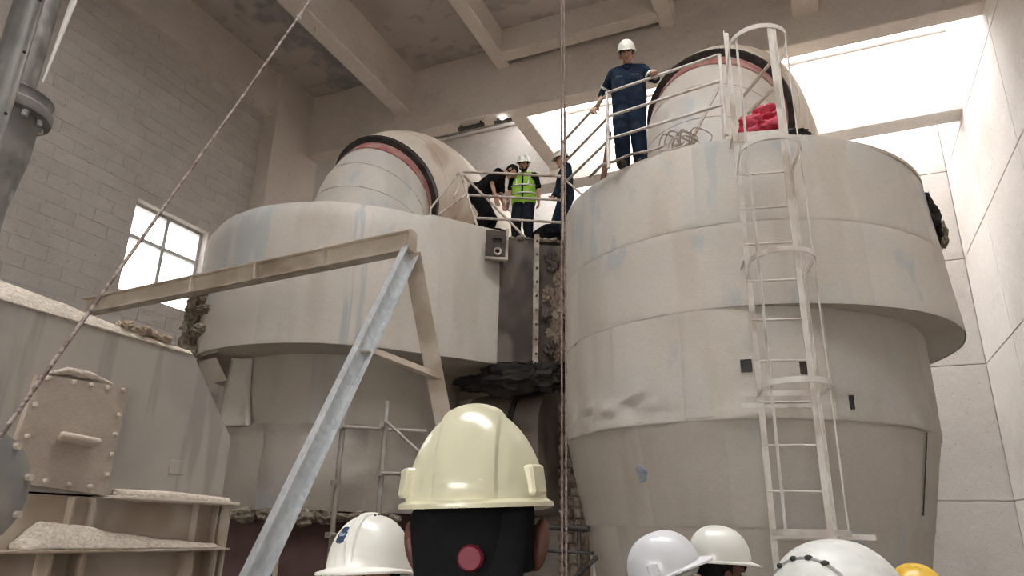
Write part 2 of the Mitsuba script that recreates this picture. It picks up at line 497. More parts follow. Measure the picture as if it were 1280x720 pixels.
# window in the left wall
w1 = obj('window_1', cat([box(XW - .30, XW - .18, WY0, WY0 + .06, WZ0, WZ1), box(XW - .30, XW - .18, WY1 - .06, WY1, WZ0, WZ1),
                          box(XW - .30, XW - .18, WY0, WY1, WZ0, WZ0 + .06), box(XW - .30, XW - .18, WY0, WY1, WZ1 - .06, WZ1)]), 'window_frame')
tag(w1, 'four-pane window high in the block wall with grey frame', None, None, 'structure')
WM, WT = 8.99, 6.86
obj('mullion', box(XW - .29, XW - .17, WM - .036, WM + .036, WZ0, WZ1), 'window_frame', w1)
obj('transom', box(XW - .285, XW - .175, WY0, WY1, WT - .036, WT + .036), 'window_frame', w1)
for a, b in ((WY0 + .06, WM - .045), (WM + .045, WY1 - .06)):
    for c, d in ((WZ0 + .06, WT - .045), (WT + .045, WZ1 - .06)):
        obj('pane', trimesh.Trimesh([(XW - .24, a, c), (XW - .24, b, c), (XW - .24, b, d), (XW - .24, a, d)], [(0, 1, 2), (0, 2, 3)], process=False), 'pane_glass', w1)
# structure of beams and columns
struct('edge_beam', box(XW - .1, -11.2, -9, 10.84, 10.98, ZC), 'concrete_beam', 'concrete edge beam along the top of the block wall')
struct('corner_column', box(XW - .1, -11.04, 10.84, YL + .4, 0, ZC), 'concrete_beam', 'concrete corner column beside the window wall')
struct('lintel_beam', cbox(-11.9, XR + .1, YL, YL + .4, 10.42, ZC, .02), 'concrete_beam', 'deep concrete beam across the hall above both tanks')
for nm, x0, x1, z0, lab in (('main_beam', -8.5, -8.09, 11.0, 'deep concrete ceiling beam nearest the block wall'), ('secondary_beam', -5.83, -5.5, 11.56, 'shallower ceiling beam joined by the short cross beam, left end'),
                            ('secondary_beam', -2.15, -1.83, 11.56, 'shallower ceiling beam above the man in navy overalls'), ('main_beam', .35, .81, 11.02, 'concrete ceiling beam end above the caged ladder')):
    struct(nm, cat([cbox(x0, x1, SKY_Y[1] + .1, YL + .05, z0, ZC + .02, .02)]), 'concrete_beam', lab)
struct('cross_beam', cbox(-5.55, -2.1, 11.47, 11.8, 11.95 - .42, ZC + .02, .02), 'concrete_beam', 'short cross beam between two ceiling beams')
# right wall, of poured lifts with recessed joints
LIFT = [0, 2.5, 5.32, 7.74, 9.95, 12.6]
wr = struct('wall_right', box(XR + .05, XR + .45, -9, 18.2, 0, 13.6), 'concrete_wall', 'pale poured concrete side wall at the right')
Y_ = [-9, 2.0, 7.0, YL + .15, 14.93, 17.5]
for a, b in zip(Y_[:-1], Y_[1:]):
    for i, (c, d) in enumerate(zip(LIFT[:-1], LIFT[1:])):
        obj('concrete_panel', cbox(XR, XR + .08, a + .008, b - .008, c + .008, d - .008, .008), 'concrete_wall', wr)
wb = struct('wall_back', box(-12.3, XR + .3, 17.55, 17.95, 0, 13.6), 'concrete_wall', 'far concrete wall lit from above behind the tanks')
X_ = [-12.2, -8.4, -4.6, -1.9, .75, XR]
for a, b in zip(X_[:-1], X_[1:]):
    for c, d in zip(LIFT[:-1], LIFT[1:]):
        obj('concrete_panel', cbox(a + .008, b - .008, 17.5, 17.6, c + .008, d - .008, .008), 'concrete_wall', wb)
# second beam and parapet over the light well
struct('well_beam', cbox(-11.6, XR + .1, 14.93, 15.43, 10.08, 12.02, .02), 'concrete_wall', 'bright concrete beam and parapet across the open light well')
struct('well_coping', cbox(-11.6, XR + .02, 14.86, 15.5, 12.02, 12.1, .01), 'concrete_wall', 'thin coping along the top of the bright parapet')
struct('well_side_beam', cbox(-5.68, -5.3, YL + .38, 14.95, 10.5, ZC + .3, .02), 'concrete_beam', 'grey beam slanting across the light well behind the men')
# front of the hall: gable with a tall open gateway
struct('wall_front', cat([box(-12.3, -4.0, -9, -8.6, 0, ZC), box(2.4, 4, -9, -8.6, 0, ZC), box(-4.0, 2.4, -9, -8.6, 4.6, ZC)]), 'concrete_wall', 'front wall of the hall around its open gateway')


# ================================================================== CYCLONE TANKS
def tri(x):
    return abs((x % 2) - 1)


C2, C2L = (-.85, 9.66), (-.98, 9.65)


def r_top2(a, z):
    t = min(1, max(0, (a - 15) / 50)) if a < 120 else max(0, min(1, (170 - a) / 50))
    t = t * t * (3 - 2 * t)
    f = (5.92 - z) / 1.94
    return 2.42 + t * (-.06 + .17 * f) - .012 * f


t2 = thing('cyclone_tank', 'large pale sheet-clad cyclone tank carrying the caged ladder', 'tank')
courses = [(4.905, 5.93, [-180, -112, -58, -4, 37, 65, 118, 180]), (3.96, 4.915, [-180, -100, -49, 1, 37.2, 64.6, 125, 180])]
si = 0
def lap(i):
    return .003 if i % 2 else 0.0


for ci, (z0, z1, br) in enumerate(courses):
    for q, (a, b) in enumerate(zip(br[:-1], br[1:])):
        # each course laps a little over the one below it
        obj('cladding_sheet', curved_sheet(C2, lambda A, Z, zz=z1, z0=z0, q=q: r_top2(A, Z) + lap(q) + .003 - .004 * (Z - z0) / (zz - z0), z0, z1, a - .05, b + .05, dent=.02, seed=2, dscale=1.8), SHEETS[si % 3], t2, True)
        si += 1


def r_low2(A):
    # flush with the upper courses at the left, drawn in under the lip at the right
    return float(np.interp(A, [-180, -170, -90, 2, 12, 24, 45, 70, 100, 130, 165, 180], [2.37, 2.37, 2.385, 2.395, 2.37, 2.28, 2.18, 2.12, 2.08, 2.12, 2.33, 2.37]))


def torn(A, Z):
    # the lower edge of the third course is dented and lifts off in places
    return .018 * np.exp(-((Z - 2.84) / .07) ** 2) * (0.2 + np.sin(A * .22) * np.sin(A * .071 + 1)) + (.05 + .075 * np.exp(-((A + 30) / 20) ** 2)) * np.exp(-((Z - 3.02) / .15) ** 2) * (meshkit.fbm(np.stack([A * .16, Z * 5, A * 0], -1), 3, 9) - .5)


br = [-180, -118, -70, -31.5, -10.5, 26, 63, 118, 180]
for q, (a, b) in enumerate(zip(br[:-1], br[1:])):
    obj('cladding_sheet', curved_sheet(C2, lambda A, Z, q=q: r_low2(A) + lap(q) + .012 * max(0, Z - 2.8) * (A < 8), 2.80, 3.97, a - .05, b + .05, dent=.016, seed=4, curl=torn, dscale=2.2, nz=44, na=max(8, int((b - a) / 1.2))), (SHEETS + DUSTY)[si % 3 if a > -80 and b < 30 else 3 + si % 2], t2, True)
    si += 1


def r_cone2(A, Z):
    return r_low2(A) - .005 - (2.84 - Z) * .21


for (z0, z1), br in (((1.79, 2.84), [-180, -110, -70, -24, -1.5, 59, 110, 180]), ((.35, 1.80), [-180, -90, -40, 20, 70, 120, 180])):
    for q, (a, b) in enumerate(zip(br[:-1], br[1:])):
        obj('cladding_sheet', curved_sheet(C2, lambda A, Z, q=q, z0=z0: r_cone2(A, Z) + lap(q) + (.006 if Z < z0 + .04 else 0), z0, z1, a - .05, b + .05, dent=.018, seed=6, dscale=2.0), DUSTY[si % 2], t2, True)
        si += 1
part_label(obj('lip_underside', cat([grid_solid(*[np.array([[(C2[0] + (ro := (r_top2(math.degrees(A), 3.96) - .01)) * math.sin(A), C2[1] - ro * math.cos(A), z), (C2[0] + (r_low2(math.degrees(A)) - .05) * math.sin(A), C2[1] - (r_low2(math.degrees(A)) - .05) * math.cos(A), z)] for A in np.linspace(-PI, PI, 97)]) for z in (3.985, 3.965)])]), 'dusty_sheet_0', t2), 'flat underside of the overhanging lip')
obj('top_cover', lathe([(0, 5.90), (2.38, 5.90), (2.38, 5.94), (0, 5.94)], (C2[0], C2[1], 0), n=72), 'dust_heap', t2)
obj('base_ring', lathe([(0, 0), (1.75, 0), (1.75, .36), (0, .36)], (C2L[0], C2L[1], 0), n=64), 'maroon_steel', t2)
so, sn = [], []
for q in np.linspace(0, 1, 7):
    ro, rn = [], []
    for t in np.linspace(0, 2 * PI, 25):
        wob = 1 + .16 * math.sin(3 * t + 1) + .10 * math.sin(5 * t)
        A, Z = -25.2 + 1.55 * q * wob * math.cos(t), 2.315 + .085 * q * wob * math.sin(t)
        D = .018 * (meshkit.fbm(np.array([[math.radians(A) * 2.4 * 2.0, Z * 2.0, 6 * 7.3]]), 3, 6)[0] - .5) * 2
        R = r_cone2(A, Z) + lap(3) + D
        for L, e in ((ro, .005), (rn, -.01)):
            L.append((C2[0] + (R + e) * math.sin(math.radians(A)), C2[1] - (R + e) * math.cos(math.radians(A)), Z))
    so.append(ro)
    sn.append(rn)
part_label(obj('spray_mark', grid_solid(np.array(so), np.array(sn)), 'spray_blue', t2, True), 'blue sprayed paint mark')
# an open vertical joint where the lower sheets no longer meet
part_label(obj('open_joint', curved_sheet(C2, lambda A, Z: r_cone2(A, Z) + .020, 1.95, 2.78, 59.0, 59.8, th=.004, na=4), 'rust_dark', t2, True), 'dark open joint')
# small open bracket pockets beside the ladder
for A, zz in ((5.1, 3.33), (19.0, 3.31)):
    a = math.radians(A)
    rq = r_low2(A) - .01
    o = V(C2[0] + rq * math.sin(a), C2[1] - rq * math.cos(a), zz)
    n = V(math.sin(a), -math.cos(a), 0)
    s = V(math.cos(a), math.sin(a), 0)
    pk = [place(box(-.055, .055, -.03, .05, -.065, .065), o, s, -n, V(0, 0, 1))]
    part_label(obj('bracket_pocket', cat(pk), 'gasket_black', t2), 'dark open bracket pocket')
part_label(obj('bracket_pocket', place(box(-.02, .02, -.02, .04, -.07, .07), V(C2[0] + 2.25 * math.sin(.53), C2[1] - 2.25 * math.cos(.53), 2.99), V(math.cos(.53), math.sin(.53), 0), V(-math.sin(.53), math.cos(.53), 0), V(0, 0, 1)), 'gasket_black', t2), 'dark slot')
obj('torn_insulation', lump((1.50, 9.25, 5.42), (.09, .22, .32), 4, 3, .6, 3), 'dark_sheet', t2)
obj('torn_insulation', lump((1.62, 9.45, 5.30), (.07, .16, .16), 7, 3, .6, 3), 'wool', t2)

C1 = (-7.02, 9.235)


def r_vol1(A, Z=5.0):
    # round shell whose right side runs straight on, as a scroll, to meet the rusty casing
    if A <= 51.1 or A >= 150:
        return 2.42
    a = math.radians(A)
    if A <= 83.3:
        return 2.42 / math.cos(math.radians(A - 51.1))
    # flat end from the casing corner back, then round again
    dx, dy = math.sin(a), -math.cos(a)
    r = 2.82 / (dx + .2 * dy - 0.0) if A < 124 else 2.94
    r = (2.84 + .2 * -.335) / (dx + .2 * dy) if A < 124 else 2.94 + (2.42 - 2.94) * (A - 124) / 26
    return min(r, 2.96)


t1 = thing('cyclone_tank', 'shorter-looking pale sheet-clad tank by the window wall with torn lower cladding', 'tank')
for ci, (z0, z1, br) in enumerate([(3.97, 6.05, [-180, -120, -70, -40, -22, 6, 33.5, 40.5, 64, 83.3, 124, 180])]):
    for a, b in zip(br[:-1], br[1:]):
        cut = a == -70
        obj('cladding_sheet', curved_sheet(C1, lambda A, Z: r_vol1(A, Z) - .09 * (A < 60) * min(1, max(0, (Z - 5.7) / .35)) ** 2.4, z0 + (1.0 if a in (-40, -22) and b <= -22 else 1.1 if cut else 0), z1, a - .05, b + .05, dent=.028, seed=11, dscale=1.8), 'clad_wiped' if a == -22 else 'clad_strip' if a == 33.5 else SHEETS[si % 3], t1, True)
        si += 1
# torn corner at the window side: frayed insulation and the inner plate
obj('inner_plate', curved_sheet(C1, 2.33, 3.95, 5.2, -75, -12, dent=.01, seed=3), 'elbow_sheet', t1, True)
for i, (A, z, s) in enumerate([(-33, 4.98, .20), (-36, 4.78, .22), (-38, 4.5, .24), (-37, 4.25, .22), (-27, 5.02, .14), (-22, 5.0, .10), (-24, 4.85, .10), (-34, 4.05, .17), (-27, 3.98, .13), (-21.5, 4.6, .07), (-21.5, 4.3, .08), (-40, 4.7, .2), (-40, 4.35, .2)]):
    a = math.radians(A)
    part_label(obj('torn_insulation', lump((C1[0] + 2.42 * math.sin(a), C1[1] - 2.42 * math.cos(a), z), (.13, .12, s), i + 20, 3, .7, 3.2), 'wool' if i % 3 else 'stone_brown', t1), 'torn mineral wool lump')
rim1 = [math.radians(v) for v in np.concatenate([np.linspace(-180, 51, 78), np.linspace(53, 83.3, 12), np.linspace(85, 180, 40)])]
part_label(obj('lip_underside', grid_solid(*[np.array([[(C1[0] + (ro := r_vol1(math.degrees(A)) - .012) * math.sin(A), C1[1] - ro * math.cos(A), z), (C1[0] + 1.80 * math.sin(A), C1[1] - 1.80 * math.cos(A), z)] for A in rim1]) for z in (3.985, 3.965)]), 'dusty_sheet_0', t1), 'flat underside of the overhanging lip')
tc = trimesh.creation.extrude_polygon(Polygon([((r_vol1(math.degrees(A)) - .11) * math.sin(A), -(r_vol1(math.degrees(A)) - .11) * math.cos(A)) for A in rim1[:-1]]), .04, engine='earcut')
tc.apply_translation((C1[0], C1[1], 6.0))
obj('top_cover', tc, 'dust_heap', t1)
for a, b in zip([-180, -90, -30, 22, 75, 128], [-90, -30, 22, 75, 128, 180]):
    obj('cladding_sheet', curved_sheet(C1, lambda A, Z: 1.83, 2.98, 3.97, a - .05, b + .05, dent=.014, seed=12), DUSTY[si % 2], t1, True)
    si += 1
for a, b in zip([-180, -95, -42, 5, 48, 100], [-95, -42, 5, 48, 100, 180]):
    obj('cladding_sheet', curved_sheet(C1, lambda A, Z: 1.895 - .01 * (2.99 - Z) + .05 * math.exp(-((Z - 2.99) / .05) ** 2) * (.7 + .5 * math.sin(A * .31)), 1.90, 3.0, a - .05, b + .05, dent=.05, seed=13, dscale=2.6), f'drum_sheet_{si % 2}', t1, True)
    si += 1
obj('lower_shell', lathe([(0, .3), (1.74, .3), (1.74, 2.0), (0, 2.0)], (C1[0], C1[1], 0), n=72), 'maroon_steel', t1, 40)
obj('base_ring', lathe([(0, 0), (1.85, 0), (1.85, .31), (0, .31)], (C1[0], C1[1], 0), n=64), 'maroon_steel', t1)
rng = np.random.default_rng(9)
for i, A in enumerate(np.linspace(-28, 62, 13)):
    a = math.radians(A + rng.uniform(-2, 2))
    part_label(obj('torn_insulation', lump((C1[0] + 1.83 * math.sin(a), C1[1] - 1.83 * math.cos(a), 1.88 - rng.uniform(0, .06)), (.17, .10, rng.uniform(.05, .11)), i + 50, 2, .7, 3), 'wool', t1), 'ragged wool hanging below the cladding')
# bent bracket sheet standing under the lip
pts_o, pts_i = [], []
for z in np.linspace(2.98, 3.93, 14):
    f = (z - 2.98) / .95
    flare = .10 * (1 - f) ** 3
    rowo = []
    for t in np.linspace(0, 1, 8):
        A = math.radians(-14.5 + (5.5 + 6 * (1 - f) ** 2) * t)
        R = 2.06 - .16 * t + flare * .4 - .06 * math.sin(t * PI)
        rowo.append((C1[0] + R * math.sin(A), C1[1] - R * math.cos(A), z))
    pts_o.append(rowo)
po = np.array(pts_o)
part_label(obj('bracket_sheet', grid_solid(po, po + V(.03, .05, 0)), 'clad_sheet_0', t1, True), 'pale bent bracket sheet under the lip')
obj('curved_flashing', curved_sheet((C1[0] - .1, C1[1]), lambda A, Z: 2.25 - (3.9 - Z) * .8, 3.62, 3.9, -38, -13, dent=.02, seed=77), 'duct_sheet', t1, True)
obj('drain_pipe', tube((C1[0] + .62, C1[1] - 1.86, 0), (C1[0] + .62, C1[1] - 1.86, 1.72), .03), 'frame_steel', t1, 40)


# ducts that rise from the tanks, bend over a black flange and run on towards the light well
def duct(name, label, x0, y0, r, Rb, th, beta, z0, zb, run, droop):
    key = thing(name, label, 'duct')
    n = V(-math.sin(th), math.cos(th), 0)
    Z = V(0, 0, 1)
    side = np.cross(n, Z)

    def at(b, R=Rb):
        return V(x0, y0, z0) + n * R * (1 - math.cos(b)) + Z * R * math.sin(b), n * math.sin(b) + Z * math.cos(b)

    def ring(c, t, r, k=48, a0=0, a1=2 * PI):
        u = np.cross(side, t)
        a = np.linspace(a0, a1, k)
        return c + r * (np.cos(a)[:, None] * side + np.sin(a)[:, None] * u)

    def gore(b0, b1, ro, m, nm, k=5):
        o = np.array([ring(*at(b), ro) for b in np.linspace(b0, b1, k)])
        i = np.array([ring(*at(b), ro - .015) for b in np.linspace(b0, b1, k)])
        return obj(nm, grid_solid(o, i), m, key, 50)
    o = np.array([ring(V(x0, y0, z), Z, r - .11) for z in (zb, z0)])
    i = np.array([ring(V(x0, y0, z), Z, r - .125) for z in (zb, z0)])
    obj('riser', grid_solid(o, i), 'elbow_sheet', key, 50)
    e = beta * .86
    cuts = [0, e * .36, e * .70, e]
    for q in range(3):
        gk = gore(cuts[q], cuts[q + 1] + .01, r - .11 - .006 * q, 'elbow_sheet', 'elbow_gore')
        c, t = at(cuts[q + 1])
        o = np.array([ring(c + t * w, t, r - .106 - .006 * q) for w in (-.006, .006)])
        i = np.array([ring(c + t * w, t, r - .13) for w in (-.006, .006)])
        obj('seam_rim', grid_solid(o, i), 'rust_edge', gk, 50)
    part_label(gore(e, beta, r - .10, 'primer_red', 'primer_collar', 3), 'dull red primed collar')
    c, t = at(beta)
    o = np.array([ring(c + t * q, t, r) for q in (-.05, .05)])
    i = np.array([ring(c + t * q, t, r - .17) for q in (-.05, .05)])
    part_label(obj('flange', grid_solid(o, i), 'gasket_black', key, 50), 'black flange ring')
    cuts = np.linspace(beta + .03, PI / 2 + droop, 5)
    for q in range(4):
        gore(cuts[q], cuts[q + 1] + .01, r - .02 + .006 * (q % 2), 'duct_sheet', 'duct_gore')
    c, t = at(PI / 2 + droop)
    o = np.array([ring(c + t * q, t, r - .02) for q in (0, run)])
    i = np.array([ring(c + t * q, t, r - .035) for q in (0, run)])
    obj('straight_run', grid_solid(o, i), 'duct_sheet', key, 50)
    return key


duct('gas_duct', 'dusty elbow duct with black flange on top of the tank by the window wall', -6.89, 9.13, 1.063, 1.6, math.radians(-6.5), math.radians(44), 6.387, 6.04, 3.2, .25)
duct('gas_duct', 'dusty elbow duct with black flange behind the caged ladder top', -1.064, 9.426, 1.131, 2.338, math.radians(-9.3), math.radians(42.6), 6.289, 5.94, 2.2, .45)


# ================================================================== LADDER
def pol(az, rng_, z):
    a = math.radians(az)
    return V(rng_ * math.sin(a), rng_ * math.cos(a), z)


LL, LR = V(-.528, 6.83, 0), V(.004, 6.944, 0)
LS = (LR - LL) / np.linalg.norm(LR - LL)
LN = V(LS[1], -LS[0], 0)
if LN[1] > 0:
    LN = -LN
LW = np.linalg.norm(LR - LL)
lad = thing('caged_ladder', 'white steel ladder with round safety cage against the tank', 'ladder')
for P, top in ((LL, 7.02), (LR, 7.0)):
    obj('stringer', prof(L_poly(.055, .055, .008) if P is LL else [(-a, b) for a, b in L_poly(.055, .055, .008)][::-1], (P[0], P[1], .35), (P[0], P[1], top), up=tuple(LN)), 'white_paint', lad)
for z in (5.63, 5.24, 4.85, 4.46, 4.07, 3.67, 3.27, 2.88, 2.49, 2.09, 1.69, 1.3, .9, .5):
    obj('rung', tube(LL + V(0, 0, z), LR + V(0, 0, z), .011, 8), 'white_paint', lad, 40)
HR, HA = .285, .44
HM_ = (LL + LR) / 2


def hoop_pt(ang, z, r=HR):
    # angle 0 in the middle of the cage front
    return HM_ + LN * (HA + r * math.cos(ang)) + LS * (r * math.sin(ang)) + V(0, 0, z)


for i, z in enumerate((6.5, 5.245, 4.11, 2.945, 1.745)):
    an = np.linspace(-PI / 2, PI / 2, 29)
    o = [LL + LS * .0] + [hoop_pt(a, 0) for a in an] + [LR]
    n_ = [LL + LS * .008] + [hoop_pt(a, 0, HR - .008) for a in an] + [LR - LS * .008]
    put = lambda ps: np.array([[p + V(0, 0, z + d) for d in (-.025, .025)] for p in ps])
    obj('cage_hoop', grid_solid(put(o), put(n_)), 'white_paint', lad, 40)
for a in (-1.0, .28, 1.12, 1.6):
    q = hoop_pt(a, 0, HR - .012)
    w = .05 if a == .28 else .028
    d = LN * math.cos(a) + LS * math.sin(a)
    sd = np.cross(d, V(0, 0, 1))
    obj('cage_bar', place(box(-w / 2, w / 2, -.004, .004, 1.72, 6.53), V(q[0], q[1], 0), sd, d, V(0, 0, 1)), 'white_paint', lad)
for i, z in enumerate((2.97, 2.86)):
    a, b = LL - LS * .14 + V(0, 0, z), LR + LS * .02 + V(0, 0, z)
    obj('fixing_bar', bar(a - LN * .05, b - LN * .05, .012, .05), 'white_paint', lad)
for P in (LL, LR):
    for z in (4.3, 1.0, 5.7):
        obj('fixing_bracket', bar(P + V(0, 0, z), P - LN * .26 + V(0, 0, z), .03, .012), 'white_paint', lad)
part_label(obj('sill_plate', bar(LL - LN * .06 + V(0, 0, 5.72), LR - LN * .06 + V(0, 0, 5.72), .02, .10), 'white_paint', lad), 'step plate at the tank rim')
obj('bottom_frame', cat([bar(LL + V(0, 0, 1.72), LR + LS * .3 + V(0, 0, 1.72) + LN * .02, .045, .045)]), 'white_paint', lad)


# ================================================================== GUARDRAILS
def rail_set(key, segs, r=.021, m='rail_paint', nm='rail'):
    for a, b in segs:
        obj(nm, tube(a, b, r, 10), m, key, 40)


g = thing('guardrail', 'white tube guardrail on the tank rim before the man in navy overalls', 'railing')
ZR = 5.92
pA, pB = V(-2.03, 7.36, 0), V(-.615, 7.12, 0)
pD = V(-2.93, 8.22, 0)
for P, z1 in ((pA, 6.98), (pB, 6.97)):
    obj('post', tube(P + V(0, 0, ZR - .02), P + V(0, 0, z1), .023, 10), 'white_paint', g, 40)
for z in (6.97, 6.62, 6.30):
    obj('rail', tube(pA + V(0, 0, z), pB + V(0, 0, z), .019, 10), 'white_paint', g, 40)
for i, z in enumerate((6.95, 6.60, 6.28)):
    obj('rail', tube(pA + V(0, 0, z), pD + V(0, 0, z - .02), .017, 10), 'rail_paint', g, 40)
obj('post', tube(pD + V(0, 0, 5.95), pD + V(0, 0, 6.96), .02, 10), 'rail_paint', g, 40)
tag(obj('prop_pole', sweep([(-2.42, 8.25, 5.93), (-2.28, 8.1, 6.35), (-2.19, 8.02, 6.82)], [.035, .04, .03], 10), 'wood_brown', None, 40), 'short brown wooden prop leaning behind the guardrail post', 'prop')
br = thing('brace_frame', 'thin dark steel brace bars crossing in front of the duct beside the ladder', 'brace')
for a, b in (((-.72, 8.0, 7.15), (-1.40, 8.0, 5.94)), ((-.486, 8.68, 7.37), (-.036, 8.0, 7.38)), ((-.445, 8.64, 7.06), (-.04, 8.0, 6.99)), ((-.375, 8.62, 6.73), (.0, 8.0, 6.56)), ((-.03, 8.0, 5.94), (-.03, 8.0, 7.42)), ((-.72, 8.0, 7.15), (-.72, 8.0, 5.94))):
    obj('bar', bar(a, b, .032, .032), 'rail_paint', br)

g2 = thing('guardrail', 'tube guardrail of the platform between the tanks where three men stand', 'railing')
QL, QR = V(-4.83, 8.70, 7.09), V(-3.36, 9.42, 7.08)
rows3 = [(V(-4.83, 8.70, 7.09), V(-3.36, 9.42, 7.08)), (V(-4.68, 8.71, 6.655), V(-3.36, 9.42, 6.655)), (V(-4.58, 8.74, 6.26), V(-3.36, 9.42, 6.27))]
for a, b in rows3:
    obj('rail', tube(a, b, .022, 10), 'rail_paint', g2, 40)
obj('post', tube((-4.83, 8.70, 7.09), (-4.47, 8.72, 6.03), .02, 10), 'rail_paint', g2, 40)
obj('post', tube((-3.36, 9.42, 5.9), (-3.36, 9.42, 7.08), .02, 10), 'rail_paint', g2, 40)
obj('brace', tube((-4.83, 8.70, 7.09), (-3.86, 9.12, 5.97), .02, 10), 'rail_paint', g2, 40)
for a, b in (((-4.83, 8.70, 7.09), (-5.05, 8.25, 6.28)), ((-4.76, 8.70, 7.0), (-4.80, 8.5, 6.52)), ((-4.70, 8.71, 6.66), (-4.93, 8.32, 6.2))):
    obj('brace', tube(a, b, .017, 10), 'rail_paint', g2, 40)
obj('post', tube((-5.05, 8.25, 5.98), (-5.05, 8.25, 6.3), .017, 10), 'rail_paint', g2, 40)
obj('brace', tube((-3.36, 9.42, 7.06), (-2.62, 9.3, 6.2), .018, 10), 'rail_paint', g2, 40)

# ================================================================== CASING BETWEEN THE TANKS
cs = thing('rusty_casing', 'dark rusty steel casing filling the gap between the two tanks', 'casing')
F0, F1 = V(-4.18, 8.9, 0), V(-3.32, 9.385, 0)
fd = (F1 - F0) / np.linalg.norm(F1 - F0)
fn_ = V(fd[1], -fd[0], 0)


def face_pt(t, z, out=0):
    return F0 + (F1 - F0) * t + V(0, 0, z) + fn_ * out


def slab(t0, t1, z0, z1, d0, d1):
    L = np.linalg.norm(F1 - F0)
    return place(box(t0 * L, t1 * L, d0, d1, z0, z1), F0, fd, fn_, V(0, 0, 1)) if np.dot(np.cross(fd, fn_), V(0, 0, 1)) > 0 else _ext(box(t0 * L, t1 * L, d0, d1, z0, z1), F0, fd, fn_, V(0, 0, 1))


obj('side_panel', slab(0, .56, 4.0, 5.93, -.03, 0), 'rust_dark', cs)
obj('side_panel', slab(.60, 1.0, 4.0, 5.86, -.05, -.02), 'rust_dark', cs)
part_label(obj('flange_angle', cat([slab(.53, .60, 3.93, 6.0, 0, .07), slab(.52, .545, 3.93, 6.0, 0, .02)]), 'rust_edge', cs), 'pale-edged vertical flange')
def plan(pts, z0, z1):
    m = trimesh.creation.extrude_polygon(Polygon(pts), z1 - z0, engine='earcut')
    m.apply_translation((0, 0, z0))
    return m


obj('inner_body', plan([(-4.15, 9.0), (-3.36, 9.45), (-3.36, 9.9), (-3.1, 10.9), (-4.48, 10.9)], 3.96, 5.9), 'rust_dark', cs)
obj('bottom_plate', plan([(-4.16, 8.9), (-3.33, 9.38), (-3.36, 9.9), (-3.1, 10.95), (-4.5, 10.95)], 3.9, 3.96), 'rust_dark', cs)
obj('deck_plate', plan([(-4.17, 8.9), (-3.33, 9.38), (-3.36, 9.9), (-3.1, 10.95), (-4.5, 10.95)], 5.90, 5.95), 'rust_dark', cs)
for i, (t, z, s) in enumerate([(.8, 5.6, .16), (.75, 5.05, .14), (.88, 4.9, .2), (.7, 4.75, .12), (.85, 4.45, .19), (.93, 4.2, .15), (.78, 4.25, .13), (.95, 5.3, .18), (.9, 4.68, .12)]):
    part_label(obj('torn_insulation', lump(face_pt(t, z, -.01), (s * .7, .07, s), 90 + i, 3, .8, 3), 'stone_brown' if i % 3 else 'rust_dark', cs), 'torn brown mineral wool')
eb = cat([slab(-.24, -.135, 5.50, 5.92, .24, .28), slab(.0, .06, 5.50, 5.92, .24, .28), slab(-.135, .0, 5.80, 5.92, .24, .28), slab(-.135, .0, 5.50, 5.66, .24, .28)])
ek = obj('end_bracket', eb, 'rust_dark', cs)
obj('added_dark_plate', slab(-.22, .04, 5.52, 5.90, .19, .235), 'rust_dark', ek)  # thin dark plate added behind the square hole so it looks shaded
part_label(ek, 'rusty bracket plate with a square hole')
obj('edge_strip', cat([slab(.06, .10, 5.46, 5.95, .0, .30), slab(-.24, .10, 5.46, 5.50, .20, .29)]), 'rust_edge', ek)
obj('pipe_eye', place(trimesh.creation.annulus(.035, .06, .05), face_pt(-.06, 5.58, .30), fd, V(0, 0, 1), fn_), 'rust_edge', ek)
rngc = np.random.default_rng(4)
for i in range(7):
    obj('rubble', lump(face_pt(.05 + i * .13, 5.94, .0 - .05 * (i % 2)), (.07, .06, .035), 140 + i, 2, .6, 2), 'wool', cs)

for i in range(9):
    obj('flange_bolt', lathe([(0, 0), (.018, 0), (.018, .02), (0, .02)], face_pt(.565, 4.12 + i * .22, .07), tuple(fn_), 6), 'rust_dark', cs)

# below the casing: sagging black sheet, brown duct, dark lining, rough stone pier
sg = cat([lump((-4.50, 9.05, 3.74), (.40, .16, .13), 61, 4, .5, 2.2), lump((-4.05, 9.02, 3.76), (.46, .18, .21), 62, 4, .6, 2.4), lump((-3.62, 9.16, 3.80), (.34, .16, .22), 63, 4, .6, 2.4)])
part_label(obj('sagging_sheet', sg, 'dark_sheet', cs, True), 'black sagging sheet')
bd = thing('cross_duct', 'wide brown dusty duct in the shade below the rusty casing', 'duct')
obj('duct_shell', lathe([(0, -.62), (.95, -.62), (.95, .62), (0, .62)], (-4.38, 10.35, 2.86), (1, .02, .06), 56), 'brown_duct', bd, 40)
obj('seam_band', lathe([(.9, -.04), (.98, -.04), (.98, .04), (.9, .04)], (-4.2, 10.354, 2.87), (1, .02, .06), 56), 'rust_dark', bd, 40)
struct('low_wall', box(-8.5, -3.74, 11.8, 11.95, 0, 5.6), 'concrete_beam', 'low concrete wall behind the gap between the tanks')
pr = thing('stone_pier', 'rough brown pier of broken stones behind the hanging rope', 'pier')
rngp = np.random.default_rng(21)
z = 0.0
j = 0
while z < 3.6:
    h = rngp.uniform(.12, .22)
    x = -3.74
    while x < -3.40:
        w = rngp.uniform(.14, .26)
        x1 = min(x + w, -3.36)
        m = trimesh.creation.icosphere(subdivisions=1)
        m.vertices = np.sign(m.vertices) * np.abs(m.vertices) ** .55 * V((x1 - x) / 2, .16, h / 2) * .98 + V((x + x1) / 2, 10.35 + rngp.uniform(-.03, .03), z + h / 2)
        obj('stone', m, 'stone_brown' if j % 3 else 'wool', pr)
        x = x1
        j += 1
    z += h
obj('core', box(-3.70, -3.40, 10.3, 10.6, 0, 3.3), 'stone_brown', pr)

